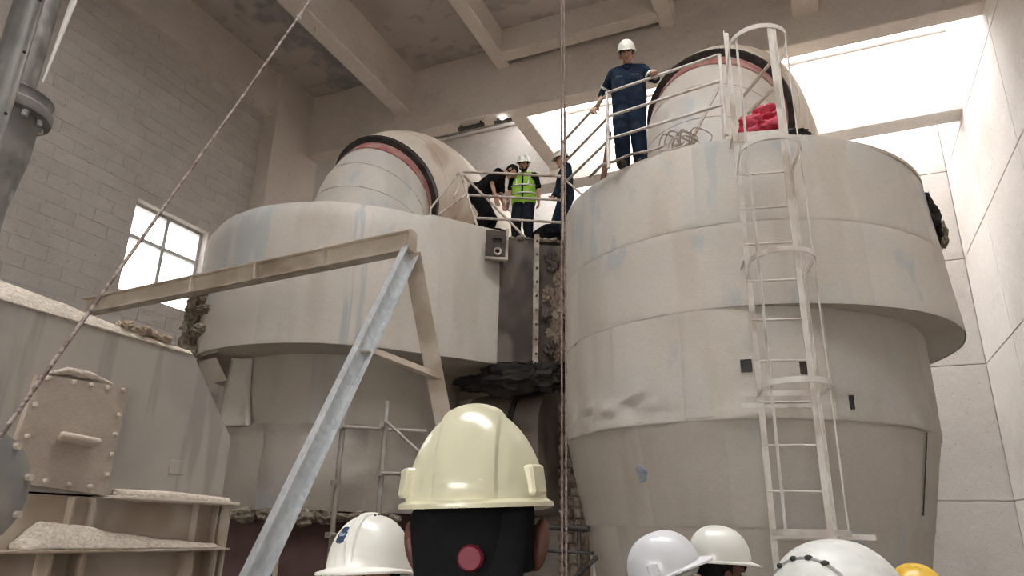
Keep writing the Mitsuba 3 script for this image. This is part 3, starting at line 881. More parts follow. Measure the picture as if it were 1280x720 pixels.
# ================================================================== TRESTLE FRAME
tr = thing('trestle_frame', 'beige steel I-beam on a splayed two-legged trestle before the left tank', 'frame')
BA, BB = V(-8.13, 5.40, 4.185), V(-3.24, 5.02, 4.185)
obj('beam', prof(I_poly(.20, .13, .008, .012), BA, BB), 'frame_steel', tr)
for t in (.42, .62, .81):
    p = BA + (BB - BA) * (t - .02)
    obj('stiffener', bar(p + V(0, -.035, -.088), p + V(0, -.035, .088), .012, .062, up=(0, 1, 0)), 'frame_steel', tr)
obj('end_plate', bar(BB + V(0, 0, -.10), BB + V(0, 0, .10), .13, .012, up=(1, 0, 0)), 'frame_steel', tr)
la0, la1 = V(-3.30, 5.03, 4.08), V(-3.30, 2.83, 0)
legA = prof(U_poly(.15, .085, .008), la0, la1, up=(.96, -.28, 0))
k = obj('leg', legA, 'galvanized', tr)
part_label(k, 'bright galvanized channel leg')
obj('leg', prof(U_poly(.16, .07, .009), V(-3.26, 5.05, 4.08), V(-3.26, 7.25, 0), up=(-.60, .74, .3)), 'frame_steel', tr)
obj('cross_brace', prof(L_poly(.08, .08, .008), V(-3.30, 4.47, 3.02), V(-3.26, 5.6, 3.02)), 'frame_steel', tr)
obj('base_plate', box(-3.45, -3.15, 2.70, 2.98, 0, .02), 'frame_steel', tr)
obj('base_plate', box(-3.41, -3.11, 7.1, 7.4, 0, .02), 'frame_steel', tr)
# far support of the beam behind the hopper
obj('leg', prof(U_poly(.12, .06, .008), V(-8.05, 5.40, 4.08), V(-8.05, 5.40, 0), up=(0, 1, 0)), 'frame_steel', tr)

# ================================================================== SCAFFOLD
sc = thing('scaffold', 'grey tube scaffold standing before the left tank', 'scaffold')


def P8(az, k, r):
    return pol(az, r, 1.7 + k * r)


sA, sB = pol(-33.9, 8.6, 0), pol(-37.2, 8.9, 0)
sC = pol(-27.5, 8.3, 0)
for P, zt in ((sA, 3.16), (sB, 3.05), (sC, 2.2)):
    obj('standard', tube(P, P + V(0, 0, zt), .032, 12), 'scaffold_grey', sc, 40)
for za, zb_, a, b in ((2.86, 2.80, sB, pol(-30.4, 8.5, 0)), (2.31, 2.30, sA + (sA - sC) * .06, sC), (1.62, 1.62, sB, sC)):
    obj('ledger', tube(a + V(0, -.05, za), b + V(0, -.05, zb_), .022, 12), 'scaffold_grey', sc, 40)
obj('diagonal', tube(sA + V(.06, -.08, 2.90), pol(-30.0, 8.4, 2.42), .02, 12), 'scaffold_grey', sc, 40)
for P, zs in ((sA, (2.87, 2.31, 1.62)), (sB, (2.86, 2.2, 1.62))):
    for z in zs:
        obj('coupler', cat([lathe([(.02, -.03), (.04, -.03), (.04, .03), (.02, .03)], P + V(0, 0, z), n=12), box(P[0] - .035, P[0] + .035, P[1] - .09, P[1] - .02, z - .03, z + .03)]), 'scaffold_grey', sc)
sc2 = thing('scaffold', 'dark scaffold tubes crossing behind the hanging rope low between the tanks', 'scaffold')
for a, b, r in (((-3.7, 8.45, 1.77), (-2.60, 8.15, 1.75), .035), ((-3.7, 8.45, 1.50), (-2.55, 8.15, 1.49), .02), ((-3.0, 8.2, 1.05), (-2.5, 8.15, 1.45), .025), ((-3.65, 8.47, 0), (-3.65, 8.47, 2.2), .025)):
    obj('tube', tube(a, b, r, 10), 'dark_metal', sc2, 40)
obj('standard', tube((-2.74, 8.22, 0), (-2.74, 8.22, 1.8), .025, 10), 'dark_metal', sc2, 40)

# ================================================================== HOPPER CASING AT THE LEFT
XH = -3.7
hp = thing('hopper_casing', 'big dusty grey steel casing with a bolted access door at the left edge', 'casing')
poly = [(.2, .05), (3.55, .05), (3.55, 1.50), (3.66, 1.84), (3.66, 2.26), (3.24, 2.74), (.2, 2.74)]
m = trimesh.creation.extrude_polygon(Polygon([(y, z) for y, z in [(.2, 1.84), (3.66, 1.84), (3.66, 2.26), (3.24, 2.74), (.2, 2.74)]]), 1.6, engine='earcut')
body = place(m, V(XH - 1.6, 0, 0), V(0, 1, 0), V(0, 0, 1), V(1, 0, 0))
obj('body', body, 'hopper_steel', hp)
# dust lying on the roof slope
ng = 60
yy = np.linspace(.2, 3.22, ng)
top = []
for q in np.linspace(0, 1, 9):
    w = .05 + .17 * np.clip((3.25 - yy) / 1.4, 0, 1)
    hgt = (.16 * np.clip((3.25 - yy) / 1.4, 0, 1) + .012) * (1 - (1 - q) ** 1.6)
    bumpy = (meshkit.fbm(np.stack([yy * 5, np.full(ng, q * 2), yy * 0], -1), 4, 3) - .5) * .025 * (q > 0)
    top.append(np.stack([XH + .012 - w * q, yy, 2.745 + hgt + bumpy], -1))
top = np.array(top)
low = top.copy()
low[..., 2] = 2.735
k = obj('roof_dust', grid_solid(top, low), 'dust_heap', hp, True)
labels[k] = {'label': 'thick dust lying on the casing roof', 'kind': 'stuff'}
dr_ = obj('access_door', None or cat([_ext(trimesh.creation.extrude_polygon(Polygon([(2.23, 1.88), (2.79, 1.84), (2.80, 2.44), (2.27, 2.415)]), .035, engine='earcut'), V(XH, 0, 0), V(0, 1, 0), V(0, 0, 1), V(1, 0, 0))]), 'door_steel', hp)
part_label(dr_, 'dusty brown bolted access door')
hd = m3.Manifold.batch_hull([ball((XH + .075, 2.445, 2.125), .018), ball((XH + .075, 2.645, 2.115), .018), ball((XH + .04, 2.455, 2.105), .012), ball((XH + .04, 2.635, 2.095), .012)])
obj('door_handle', hd, 'frame_steel', dr_, 40)
bolts = [(y, 2.40 + (y - 2.3) * .045) for y in (2.32, 2.46, 2.56, 2.66, 2.76)] + [(2.765, z) for z in (2.28, 2.17, 2.06, 1.95)] + [(y, 1.90 - (y - 2.3) * .05) for y in (2.30, 2.43, 2.56, 2.68)] + [(2.285, z) for z in (2.26, 2.10, 1.98)]
b0 = cat([lathe([(0, 0), (.013, 0), (.013, .014), (.008, .018), (0, .018)], (0, 0, 0), (1, 0, 0), 6)])
bk = None
for y, z in bolts:
    tw = T().translate([XH + .035, y, z])
    if bk is None:
        bk = obj('bolt', b0, 'frame_steel', dr_)
        scene[bk]['to_world'] = tw
    else:
        again('bolt', bk, dr_, None, tw)
obj('dust_ridge', sweep([(XH + .02, 2.33, 2.43), (XH + .025, 2.42, 2.462), (XH + .025, 2.55, 2.465), (XH + .02, 2.70, 2.445)], [.008, .022, .022, .006], 8), 'dust_heap', dr_, True)
part_label(obj('name_plate', cbox(XH, XH + .008, 3.20, 3.32, 1.99, 2.075, .003), 'hopper_steel', hp), 'small blank plate')
obj('top_flange', cbox(XH - .1, XH + .13, 2.80, 3.70, 1.825, 1.842, .003), 'frame_steel', hp)
part_label(obj('flange_dust', sweep([(XH + .06, 2.82, 1.848), (XH + .06, 3.2, 1.85), (XH + .06, 3.66, 1.846)], [.03, .035, .025], 8), 'dust_heap', hp, True), 'dust along the flange')
obj('web_panel', box(XH - .05, XH - .02, .8, 3.66, 1.0, 1.83), 'hopper_frame', hp)
obj('channel_flange', cbox(XH - .05, XH + .12, .8, 3.68, 1.548, 1.562, .003), 'hopper_frame', hp)
for y in (2.62, 2.74, 3.46, 3.62):
    obj('rib', box(XH - .03, XH + .03, y - .006, y + .006, 1.562, 1.825), 'hopper_frame', hp)
for y in (2.52, 2.70, 3.42, 3.60):
    obj('rib', box(XH - .03, XH + .09, y - .008, y + .008, 1.0, 1.548), 'hopper_frame', hp)
obj('end_plate', box(XH - .05, XH + .10, 3.645, 3.66, 1.0, 1.83), 'hopper_frame', hp)
obj('support_box', box(XH - 1.5, XH - .05, .3, 3.62, 0, 1.83), 'hopper_frame', hp)
obj('base_flange', box(XH - .05, XH + .12, .8, 3.68, .985, 1.0), 'hopper_frame', hp)
obj('lower_web', box(XH - .05, XH - .02, .8, 3.66, 0, .985), 'hopper_frame', hp)
# dust heap inside the channel
yy = np.linspace(2.36, 3.64, 50)
prof_h = np.interp(yy, [2.36, 2.46, 2.70, 2.85, 3.2, 3.64], [.03, .13, .115, .085, .05, .02])
hh = []
for q in np.linspace(0, 1, 10):
    bump_ = (meshkit.fbm(np.stack([yy * 9, np.full(50, q * 3.), yy * 0], -1), 4, 8) - .5) * .03
    hh.append(np.stack([XH + .115 - .13 * q + yy * 0, yy, 1.566 + prof_h * (.10 + .90 * min(1, q * 1.6) ** .8) + bump_ * q], -1))
hh = np.array(hh)
lo = hh.copy()
lo[..., 2] = 1.563
k = tag(obj('dust_heap', grid_solid(hh, lo), 'dust_heap', None, True), 'heap of beige dust lying in the channel of the left casing', 'dust', None, 'stuff')
cl = thing('dust_clods', 'brown crumbly clods on the dusty roof edge of the left casing', 'clods')
rngd = np.random.default_rng(3)
for i in range(13):
    y = rngd.uniform(2.72, 3.04)
    obj('clod', lump((XH - rngd.uniform(.0, .07), y, 2.775 + rngd.uniform(.0, .035) + .05 * max(0, 3.0 - y)), (rngd.uniform(.02, .045),) * 2 + (rngd.uniform(.018, .035),), 200 + i, 2, .7, 2), 'dust_clod', cl)

# motor end at the very left
mo = thing('motor', 'round grey motor end with a bolted cover at the left edge', 'motor')
mc = V(-2.66, 1.56, 1.80)
obj('end_cover', lathe([(0, .0), (.10, .015), (.19, 0), (.205, -.03), (.205, -.06), (0, -.06)], mc, (1, .25, 0), 40), 'motor_grey', mo, 35)
obj('body', lathe([(0, -.36), (.19, -.36), (.19, -.06), (0, -.06)], mc, (1, .25, 0), 40), 'motor_grey', mo, 35)
ax = V(1, .25, 0) / math.hypot(1, .25)
sx = V(-ax[1], ax[0], 0)
for i in range(8):
    a = i * PI / 4 + .3
    p = mc + .172 * (sx * math.cos(a) + V(0, 0, math.sin(a)))
    obj('bolt', lathe([(0, 0), (.014, 0), (.014, .022), (0, .022)], p, tuple(ax), 6), 'frame_steel', mo)
obj('foot', box(-3.02, -2.72, 1.36, 1.62, 1.45, 1.62), 'motor_grey', mo)
obj('pedestal', box(-3.0, -2.75, 1.38, 1.60, 0, 1.45), 'dark_metal', mo)

# ================================================================== PIPES AT THE TOP LEFT
gp = thing('galvanized_pole', 'galvanized steel pole with small holes at the top left corner', 'pole')
gx = pol(-64.65, 3.6, 0)
obj('tube', tube(gx, gx + V(0, 0, ZC), .058, 28), 'pole_steel', gp, 40)
dv = -gx / np.linalg.norm(gx)
dv2 = V(dv[0] * .75 - dv[1] * .66, dv[0] * .66 + dv[1] * .75, 0)
for z in (3.15, 3.42, 3.75, 4.05, 4.3, 4.6):
    obj('bolt_hole', lathe([(0, 0), (.008, 0), (.008, .006), (0, .006)], gx + dv2 * .055 + V(0, 0, z), tuple(dv2), 10), 'gasket_black', gp)
dp = thing('flanged_pipe', 'dark grey pipe with a bolted flange behind the galvanized pole', 'pipe')
dx = pol(-63.9, 5.0, 0)
obj('upper_pipe', tube(dx + V(0, 0, 4.25), dx + V(0, 0, ZC), .105, 28), 'old_pipe', dp, 40)
obj('reducer', lathe([(0, 2.78), (.13, 2.78), (.13, 3.5), (.175, 3.85), (.175, 4.10), (0, 4.10)], dx, n=32), 'old_pipe', dp, 30)
fl = obj('flange', lathe([(0, 4.10), (.235, 4.10), (.24, 4.12), (.24, 4.16), (.22, 4.18), (.22, 4.22), (.23, 4.24), (.2, 4.26), (0, 4.26)], dx, n=40), 'old_pipe', dp, 30)
for i in range(10):
    a = i * PI / 5
    obj('bolt', lathe([(0, 0), (.02, 0), (.02, .04), (0, .04)], dx + V(.185 * math.cos(a), .185 * math.sin(a), 4.065), n=6), 'galvanized', fl)
tag(obj('pipe_glint_strip', sweep([pol(-61.75, 4.9, 5.55), pol(-62.0, 4.9, 5.0), pol(-62.45, 4.9, 4.36)], [.026, .020, .006], 8), 'lamp_white', None, True), 'thin white tapering strip standing for light on the edge of the dark pipe', 'painted_glint')  # bright light along the pipe edge, put in as a white strip

# ================================================================== ROPES
rp = thing('guy_rope', 'pale brown guy rope stretched diagonally across the left of the view', 'rope')
ra, rb = pol(-44.14, 4.6, 1.7 + .822 * 4.6), pol(-59.48, 2.9, 1.7 + .09 * 2.9)
d = rb - ra
obj('rope', sweep([ra - d * .9 + V(0, 0, 0), ra + d * .1, ra + d * .4 + V(0, 0, -.01), ra + d * .7 + V(0, 0, -.01), rb + d * .13], [.0078] * 5, 10), 'rope_pale', rp, 40)
kp = ra + d * .085
obj('splice', cat([sweep([kp - d * .006, kp, kp + d * .006], [.012, .024, .012], 8), sweep([kp + d * .012 + V(.012, 0, 0), kp + d * .02 + V(-.012, 0, 0)], [.006, .006], 6)]), 'scaffold_grey', rp)
e = rb + d * .13
obj('anchor_ring', place(trimesh.creation.torus(.03, .008), e, V(1, 0, 0), V(0, 1, 0), V(0, 0, 1)), 'scaffold_grey', rp)
hr = thing('hanging_rope', 'dark doubled rope hanging straight down between the tanks', 'rope')
hx = pol(-19.72, 5.2, 0)
obj('strand', sweep([hx + V(0, 0, ZC), hx + V(.004, 0, 7), hx + V(0, 0, 3), hx], [.008] * 4, 8), 'rope_brown', hr, 40)
obj('strand', sweep([hx + V(.022, .01, 6.4), hx + V(.03, .01, 4), hx + V(.028, .01, 2), hx + V(.024, .01, .0)], [.008] * 4, 8), 'rope_brown', hr, 40)

# fittings under the lintel
lt = thing('soffit_fitting', 'small dark cable fitting under the big beam left of the lamp', 'fitting')
obj('tray', cbox(-6.85, -6.2, YL + .12, YL + .2, 10.28, 10.36, .01), 'dark_metal', lt)
obj('bracket', cat([box(-6.8, -6.76, YL + .14, YL + .18, 10.34, 10.43), box(-6.3, -6.26, YL + .14, YL + .18, 10.34, 10.43)]), 'dark_metal', lt)
lt = thing('soffit_lamp', 'small bright lamp head on a dark bracket under the big beam', 'lamp')
obj('bracket', cat([cbox(-6.25 + .28, -5.55, YL + .18, YL + .26, 10.30, 10.36, .01), box(-5.9, -5.86, YL + .2, YL + .24, 10.34, 10.43)]), 'dark_metal', lt)
lk = obj('lamp_head', lump((-5.75, YL + .2, 10.36), (.05, .04, .03), 2, 2, .1), 'lamp_white', lt, True)
scene[lk]['emitter'] = {'type': 'area', 'radiance': rgb((.6, .6, .6))}

# ================================================================== THINGS ON THE TANK TOP
bag = lump((-.30, 7.55, 6.17), (.22, .15, .20), 5, 5, .30, 1.6)
bv = np.array(bag.vertices)
crease = np.abs(meshkit.fbm(bv * [5, 5, 7], 4, 3) - .5) * 2
bag.vertices = bv + bag.vertex_normals * (-.10 * np.exp(-(crease / .16) ** 2) + .05)[:, None] * V(1, 1, 1)
bag.vertices = np.array(bag.vertices) + np.clip(np.array(bag.vertices)[:, 2:] - 6.2, 0, 1) * V(.45, 0, 0)
tag(obj('plastic_bag', bag, 'bag_red', None, True), 'crumpled red plastic bag on the tank top beside the ladder', 'bag')
tag(obj('plastic_bag', lump((.03, 7.62, 6.01), (.22, .14, .08), 8, 3, .5, 2.5), 'bag_black', None, True), 'flat black bag beside the red bag on the tank top', 'bag')
coil = thing('wire_tangle', 'tangled coil of wire lying on the tank rim by the man in navy overalls', 'wire')
rngw = np.random.default_rng(8)
for i in range(9):
    c = V(-1.12 + rngw.uniform(-.18, .2), 7.36 + rngw.uniform(-.05, .10), 6.03 + rngw.uniform(-.02, .09))
    a = np.linspace(0, 2 * PI, 26)[:-1]
    R1, R2, ph = rngw.uniform(.09, .17), rngw.uniform(.07, .13), rngw.uniform(0, 3)
    pts = np.stack([c[0] + R1 * np.cos(a), c[1] + .06 * np.sin(a * 2 + ph), c[2] + R2 * np.sin(a) + .015 * np.sin(3 * a + ph)], -1)
    obj('loop', sweep(pts, .008, 6, True), 'rail_paint', coil, True)
rb_ = thing('rope_end', 'loose cable lying along the tank rim at the feet of the man in navy overalls', 'cable')
obj('cable', sweep([(-2.35, 7.62, 5.97), (-2.15, 7.48, 6.03), (-1.95, 7.38, 5.99), (-1.75, 7.36, 6.03), (-1.5, 7.3, 5.99), (-1.35, 7.28, 6.01)], .018, 8), 'rust_edge', rb_, True)
tp = thing('tarpaulin_bundle', 'black bundled tarpaulin on the platform at the feet of the man in the green vest', 'tarpaulin')
obj('bundle', lump((-3.72, 9.62, 6.10), (.26, .20, .24), 31, 4, .45, 2.0), 'black_cloth', tp, True)
obj('flap', lump((-4.46, 9.12, 6.11), (.26, .15, .08), 33, 3, .5, 2.0), 'black_cloth', tp, True)


# ================================================================== PEOPLE
def R2(v, yaw):
    c, s = math.cos(yaw), math.sin(yaw)
    return V(v[0] * c - v[1] * s, v[0] * s + v[1] * c, v[2])


def ik(S, H, l1, l2, pole):
    d = H - S
    L = min(np.linalg.norm(d), (l1 + l2) * .995)
    d = d / np.linalg.norm(d)
    a = (l1 * l1 - l2 * l2 + L * L) / (2 * L)
    h = math.sqrt(max(l1 * l1 - a * a, 0))
    p = V(*pole) - (V(*pole) @ d) * d
    p /= np.linalg.norm(p)
    return S + d * a + p * h, S + d * L


def hand(w, fwd, palm, right, curl=.7, k=1.0):
    """palm with four unequal curling fingers and a thumb; fwd along the hand, palm = direction the palm faces"""
    fwd = fwd / np.linalg.norm(fwd)
    palm = palm - (palm @ fwd) * fwd
    palm /= np.linalg.norm(palm)
    side = np.cross(fwd, palm) * (1 if right else -1)      # towards the thumb
    out = [hullm([(w, .024 * k), (w + fwd * .085 * k + side * .030 * k, .013 * k), (w + fwd * .08 * k - side * .032 * k, .012 * k), (w + fwd * .02 * k + side * .026 * k, .016 * k)])]
    for i, L in enumerate((.072, .082, .076, .060)):
        o = w + fwd * (.086 - .003 * abs(i - 1)) * k + side * (.030 - .0205 * i) * k
        p, dirn = o, fwd
        pts = [o - fwd * .012]
        for j, fr in enumerate((.45, .32, .23)):
            a = curl * (j + .7)
            dirn = fwd * math.cos(a) + palm * math.sin(a)
            pts.append(p)
            p = p + dirn * L * fr * k
        pts.append(p)
        out += chain(pts, [.0095 * k, .0095 * k, .009 * k, .0082 * k, .0074 * k])
    t0 = w + fwd * .022 * k + side * .028 * k
    t1 = t0 + (side * .75 + fwd * .6 + palm * .25) * .036 * k
    t2_ = t1 + (fwd * .8 + side * .25 + palm * .45 * (.4 + curl)) * .032 * k
    out += chain([t0, t1, t2_], [.013 * k, .0105 * k, .0085 * k])
    return out


def hat_z(q, h, tall=False):
    return h * np.clip(1 - q ** 2.15, 0, 1) ** (1 / 1.75) if tall else h * np.clip(1 - q ** 2.3, 0, 1) ** (1 / 2.15)


def hard_hat(key, o, M, mat_, k=1.0, style=(), pname='helmet', hk_=1.0):
    """M: 3x3 of columns right, front, up; o: middle of the rim"""
    tall = 'ridge' in style
    a, b, h = .115 * k, .140 * k, (.168 if tall else .150) * k * hk_
    np_, ns = (240 if tall or 'narrow' in style else 84), 30

    def W(p):
        return o + np.asarray(p) @ M.T

    phi = np.linspace(0, 2 * PI, np_ + 1)
    s = np.sin(np.linspace(1e-3, PI / 2, ns))
    PH, S = np.meshgrid(phi, s, indexing='ij')

    def shell(off):
        X, Y = (a + off) * S * np.sin(PH), (b + off) * S * np.cos(PH)
        Z = hat_z(S, h + off, tall)
        if 'ridge' in style or 'narrow' in style:
            wd = (.048 if 'ridge' in style else .013) * k
            e = np.clip((wd - np.abs(X)) / (.0018 * k), 0, 1)
            e = e * (np.clip(Z / (.02 * k), 0, 1) if tall else np.clip(Z / (.05 * k), 0, 1))
            f = 1 + (.052 if tall else .04) * e
            X, Y, Z = X, Y * f, Z * f
        return np.stack([X, Y, Z], -1)
    out, inn = shell(0), shell(-.004)
    hk = obj(pname, grid_solid(W(out), W(inn)), mat_, key, 38)
    # brim
    vis = .009 + .036 * np.clip(np.cos(phi), 0, 1) ** 1.5 + .006 * np.clip(-np.cos(phi), 0, 1)
    drop = -.004 - .012 * np.clip(np.cos(phi), 0, 1) ** 2
    ring = []
    for t, dz in ((0.0, .004), (.0, -.003), (1.0, -.004), (1.06, -.0005), (1.0, .003)):
        ring.append(np.stack([(a + vis * k * t) * np.sin(phi), (b + vis * k * t) * np.cos(phi), dz * k + drop * k * t], -1))
    ring.append(ring[0])
    ring = np.array(ring)
    v = W(ring).reshape(-1, 3)
    f = []
    n = np_ + 1
    for i in range(5):
        for j in range(np_):
            f += [(i * n + j, i * n + j + 1, (i + 1) * n + j + 1), (i * n + j, (i + 1) * n + j + 1, (i + 1) * n + j)]
    t = trimesh.Trimesh(v, f, process=False)
    if np.dot(t.face_normals[4 * np_ * 2 - 10], M[:, 2]) < 0:
        t.invert()
    obj('brim', t, mat_, hk, 38)
    if 'lugs' in style:
        for sx in (-1, 1):
            ang = sx * 2.05
            c = V((a - .002) * math.sin(ang), (b - .002) * math.cos(ang), .030 * k)
            nn = V(math.sin(ang), math.cos(ang), .12)
            nn /= np.linalg.norm(nn)
            sd = np.cross(V(0, 0, 1), nn)
            sd /= np.linalg.norm(sd)
            bb = cbox(-.02 * k, .02 * k, -.008 * k, .010 * k, -.024 * k, .022 * k, .004 * k)
            obj('accessory_lug', place(bb, W(c), M @ sd, M @ nn, M @ np.cross(sd, nn)), mat_, hk)
    if 'logo' in style:
        q = .975
        y = -b * q
        obj('small_logo', place(meshkit.text_mesh('ms', .006, .0008), W((.030, y - .0035, hat_z(np.array(q), h, tall) + .0)), M @ V(-1, 0, 0), M @ V(0, .25, .97), M @ V(0, -.97, .25)), 'lamp_white', hk)
    if 'vents' in style:
        for i in range(7):
            y = -.075 + .02 * i
            for sx in (-1, 1):
                q = math.hypot(.026 / a * k, y * k / b)
                z = float(hat_z(np.array(q), h, tall))
                obj('vent', lump(W((sx * .026 * k, y * k * 1.01, z + .0)), (.004, .004, .004), 1, 1, 0), 'gasket_black', hk)
    if 'groove' in style:
        y0 = -.080 * k
        xs = np.linspace(-.088, .088, 30) * k
        pts = []
        for x in xs:
            q = math.hypot(x / a, y0 / b)
            pts.append(W((x, y0, float(hat_z(np.array(q), h, tall)) - .0005)))
        part_label(obj('rear_groove', sweep(pts, .0032, 8), 'motor_grey', hk, True), 'grey groove across the shell')
        for x in (-.045, -.020, .006, .032):
            q = math.hypot(x * k / a, y0 / b)
            obj('vent', lump(W((x * k, y0, float(hat_z(np.array(q), h, tall)) + .001)), (.0065, .0065, .0045), 1, 2, 0), 'gasket_black', hk)
    if 'line' in style:
        x0 = -.02 * k
        ys = np.linspace(-.12, .12, 30) * k
        pts = [W((x0, y, float(hat_z(np.array(math.hypot(x0 / a, y / b)), h, tall)))) for y in ys]
        obj('moulded_rib', sweep(pts, .004, 8), 'hat_scuffed', hk, True)
    if 'sticker' in style:
        c = []
        for i in range(9):
            row = []
            for j in range(9):
                u, w = (i - 4) / 4, (j - 4) / 4
                rr = 1 / max(1, math.hypot(u, w) ** .5) if (u or w) else 1
                an = .38 + .17 * u * rr
                qq = .84 - .09 * w * rr
                x, y = a * qq * math.sin(an) * 1.0, b * qq * math.cos(an)
                row.append((x, y, float(hat_z(np.array(qq), h, tall))))
            c.append(row)
        c = np.array(c)
        nrm = c / np.array([a * a, b * b, h * h])
        nrm /= np.linalg.norm(nrm, axis=-1, keepdims=True)
        part_label(obj('sticker', grid_solid(W(c + nrm * .0022), W(c - nrm * .002)), 'sticker_navy', hk, True), 'dark blue round sticker')
    return hk


def person(label, group=None, o=(0, 0, 0), yaw=0.0, s=1.0, lean=0.0, twist=0.0, head_pitch=0.0, head_yaw=0.0, head_roll=0.0, rh=None, lh=None, feet=None, crouch=0.0,
           top='navy_cloth', bottom='navy_cloth', sleeve='long', skin='skin', hat=None, hat_style=(), vest=False, beard=False, tapes=False, hands=('relaxed', 'relaxed'), hair=True, knob=False, strap=False, hat_scale=1.0, hat_high=1.0, ears=1.0, headband=False, one_piece=True, seed=0, g=1.0):
    key = thing('person', label, 'person', group)
    o = V(*o)

    def W(p):                      # local (right, front, up) to world
        return o + R2(V(*p) * s, yaw)
    loc = lambda p: R2(V(*p) - o, -yaw) / s
    ps = V(0, -crouch * .25, .93 - crouch)
    cl, sl = math.cos(lean), math.sin(lean)
    ct, st = math.cos(twist), math.sin(twist)

    def tor(x, y, z):              # torso point, relative to the pelvis, leaning forward and twisted
        x, y = x * ct - y * st, x * st + y * ct
        return ps + V(x, y * cl + z * sl, -y * sl + z * cl)
    fts = feet or ((.11, .02), (-.11, 0))
    hips = [ps + V(.085, 0, -.02), ps + V(-.085, 0, -.02)]
    legs = []
    for hp_, (fx, fy) in zip(hips, fts):
        ank = V(fx, fy, .085)
        kn, ank = ik(hp_, ank, .435, .43, (fx * .4, 1, 0))
        legs.append((hp_, kn, ank))
    sh = [tor(.185, 0, .475), tor(-.185, 0, .475)]
    nk = tor(0, -.01, .53)
    hc_ = tor(0, .02 + .05 * math.sin(-head_pitch), .685)
    arms = []
    for S, H, sx in ((sh[0], rh, 1), (sh[1], lh, -1)):
        tgt = loc(H[:3]) if H is not None else S + V(sx * .09, .06, -.52)
        el, wr_ = ik(S, tgt, .285, .26, (sx * .6, -1, -.35))
        arms.append((S, el, wr_))
    # skin: one continuous body
    cp, sp = math.cos(head_pitch), math.sin(head_pitch)
    hy, hyw = math.cos(head_yaw), math.sin(head_yaw)
    cr, sr = math.cos(head_roll), math.sin(head_roll)
    Rz = np.array([[hy, -hyw, 0], [hyw, hy, 0], [0, 0, 1]])
    Rx = np.array([[1, 0, 0], [0, cp, -sp], [0, sp, cp]])
    Ry = np.array([[cr, 0, sr], [0, 1, 0], [-sr, 0, cr]])
    HM = Rz @ Rx @ Ry              # head axes in local space

    def hd(*p):
        return hc_ + HM @ V(*p)
    head = [m3.Manifold.sphere(1.0, 28).scale([.077, .098, .098]).translate([0, -.005, .03]), hullm([((0, .03, -.05), .052), ((0, .07, -.098), .026), ((.042, .045, -.02), .034), ((-.042, .045, -.02), .034)]),
            hullm([((0, .096, .005), .010), ((0, .112, -.033), .013), ((.012, .098, -.036), .010), ((-.012, .098, -.036), .010)]), hullm([((.038, .082, .026), .014), ((-.038, .082, .026), .014)])]
    for sx in (-1, 1):
        head.append(m3.Manifold.sphere(1.0, 16).scale([.012 * ears, .022 * ears, .034 * ears]).rotate([0, 12. * sx, 12. * sx]).translate([sx * .082 * ears, -.008, -.012]))
    aff = np.zeros((3, 4))
    aff[:, :3], aff[:, 3] = HM, hc_
    head = [h.transform(aff) for h in head]
    hm = organic(head, .010, 6)
    body = chain([nk - V(0, 0, .04), nk, hd(0, -.02, -.06)], [.062, .055, .052])
    body += [hullm([(sh[0], .055), (sh[1], .055), (nk - V(0, 0, .02), .055)]), hullm([(sh[0] * .8 + sh[1] * .2, .06), (sh[1] * .8 + sh[0] * .2, .06), (tor(.07, .01, .3), .095), (tor(-.07, .01, .3), .095)]),
             hullm([(tor(.07, .01, .3), .095), (tor(-.07, .01, .3), .095), (ps + V(.06, 0, 0), .10), (ps + V(-.06, 0, 0), .10)])]
    for S, el, wr_ in arms:
        body += chain([S, el, wr_], [.05, .038, .027])
    for a_, b_, c_ in legs:
        body += chain([a_, b_, c_], [.085, .055, .04])
    for (S, el, wr_), hmode, right in zip(arms, hands, (True, False)):
        fw = wr_ - el
        if hmode == 'grip':
            body += hand(wr_, fw * .6 + V(0, .12, -.02), V(0, -.1, -1), right, 1.0)
        else:
            body += hand(wr_, fw, V(-1 if right else 1, .2, 0), right, .35)
    bm = organic(body, .022, 4)
    sk = cat([trimesh.Trimesh(bm.vertices, bm.faces, process=False), trimesh.Trimesh(hm.vertices, hm.faces, process=False)])
    mm = m3.Manifold.batch_boolean([m3.Manifold(m3.Mesh(np.array(x.vertices, np.float32), np.array(x.faces, np.uint32))) for x in (bm, hm)], m3.OpType.Add)
    if mm.num_tri() > 100:
        sk = tm(mm)

    def world(m):
        m = tm(m).copy()
        m.vertices = np.array([1.0]) * (o + (np.array(m.vertices) * s) @ np.array([[math.cos(yaw), math.sin(yaw), 0], [-math.sin(yaw), math.cos(yaw), 0], [0, 0, 1]]))
        return m
    obj('skin', world(sk), skin, key, 60)
    # clothes
    tops = [hullm([(sh[0] * .97 + sh[1] * .03, .072), (sh[1] * .97 + sh[0] * .03, .072), (tor(0, -.01, .50), .075 * g)]), hullm([(sh[0] * .85 + sh[1] * .15, .085), (sh[1] * .85 + sh[0] * .15, .085), (tor(.085, .015, .27), .112 * g), (tor(-.085, .015, .27), .112 * g)]),
            hullm([(tor(.085, .015, .27), .112 * g), (tor(-.085, .015, .27), .112 * g), (tor(.085, .01, -.02), .112 * g), (tor(-.085, .01, -.02), .112 * g)])]
    for S, el, wr_ in arms:
        if sleeve == 'long':
            tops += chain([S, el, el + (wr_ - el) * .88], [.074, .056, .044])
        elif sleeve == 'elbow':
            tops += chain([S, el + (wr_ - el) * .06], [.074, .062])
        else:
            tops += chain([S, S + (el - S) * .72], [.074, .064])
    bots = [hullm([(ps + V(.075, 0, .04), .114 * g), (ps + V(-.075, 0, .04), .114 * g), (legs[0][0], .108 * g), (legs[1][0], .108 * g)])]
    for a_, b_, c_ in legs:
        bots += chain([a_, b_, c_ + V(0, 0, .015)], [.108 * g, .084 * g, .070 * g])
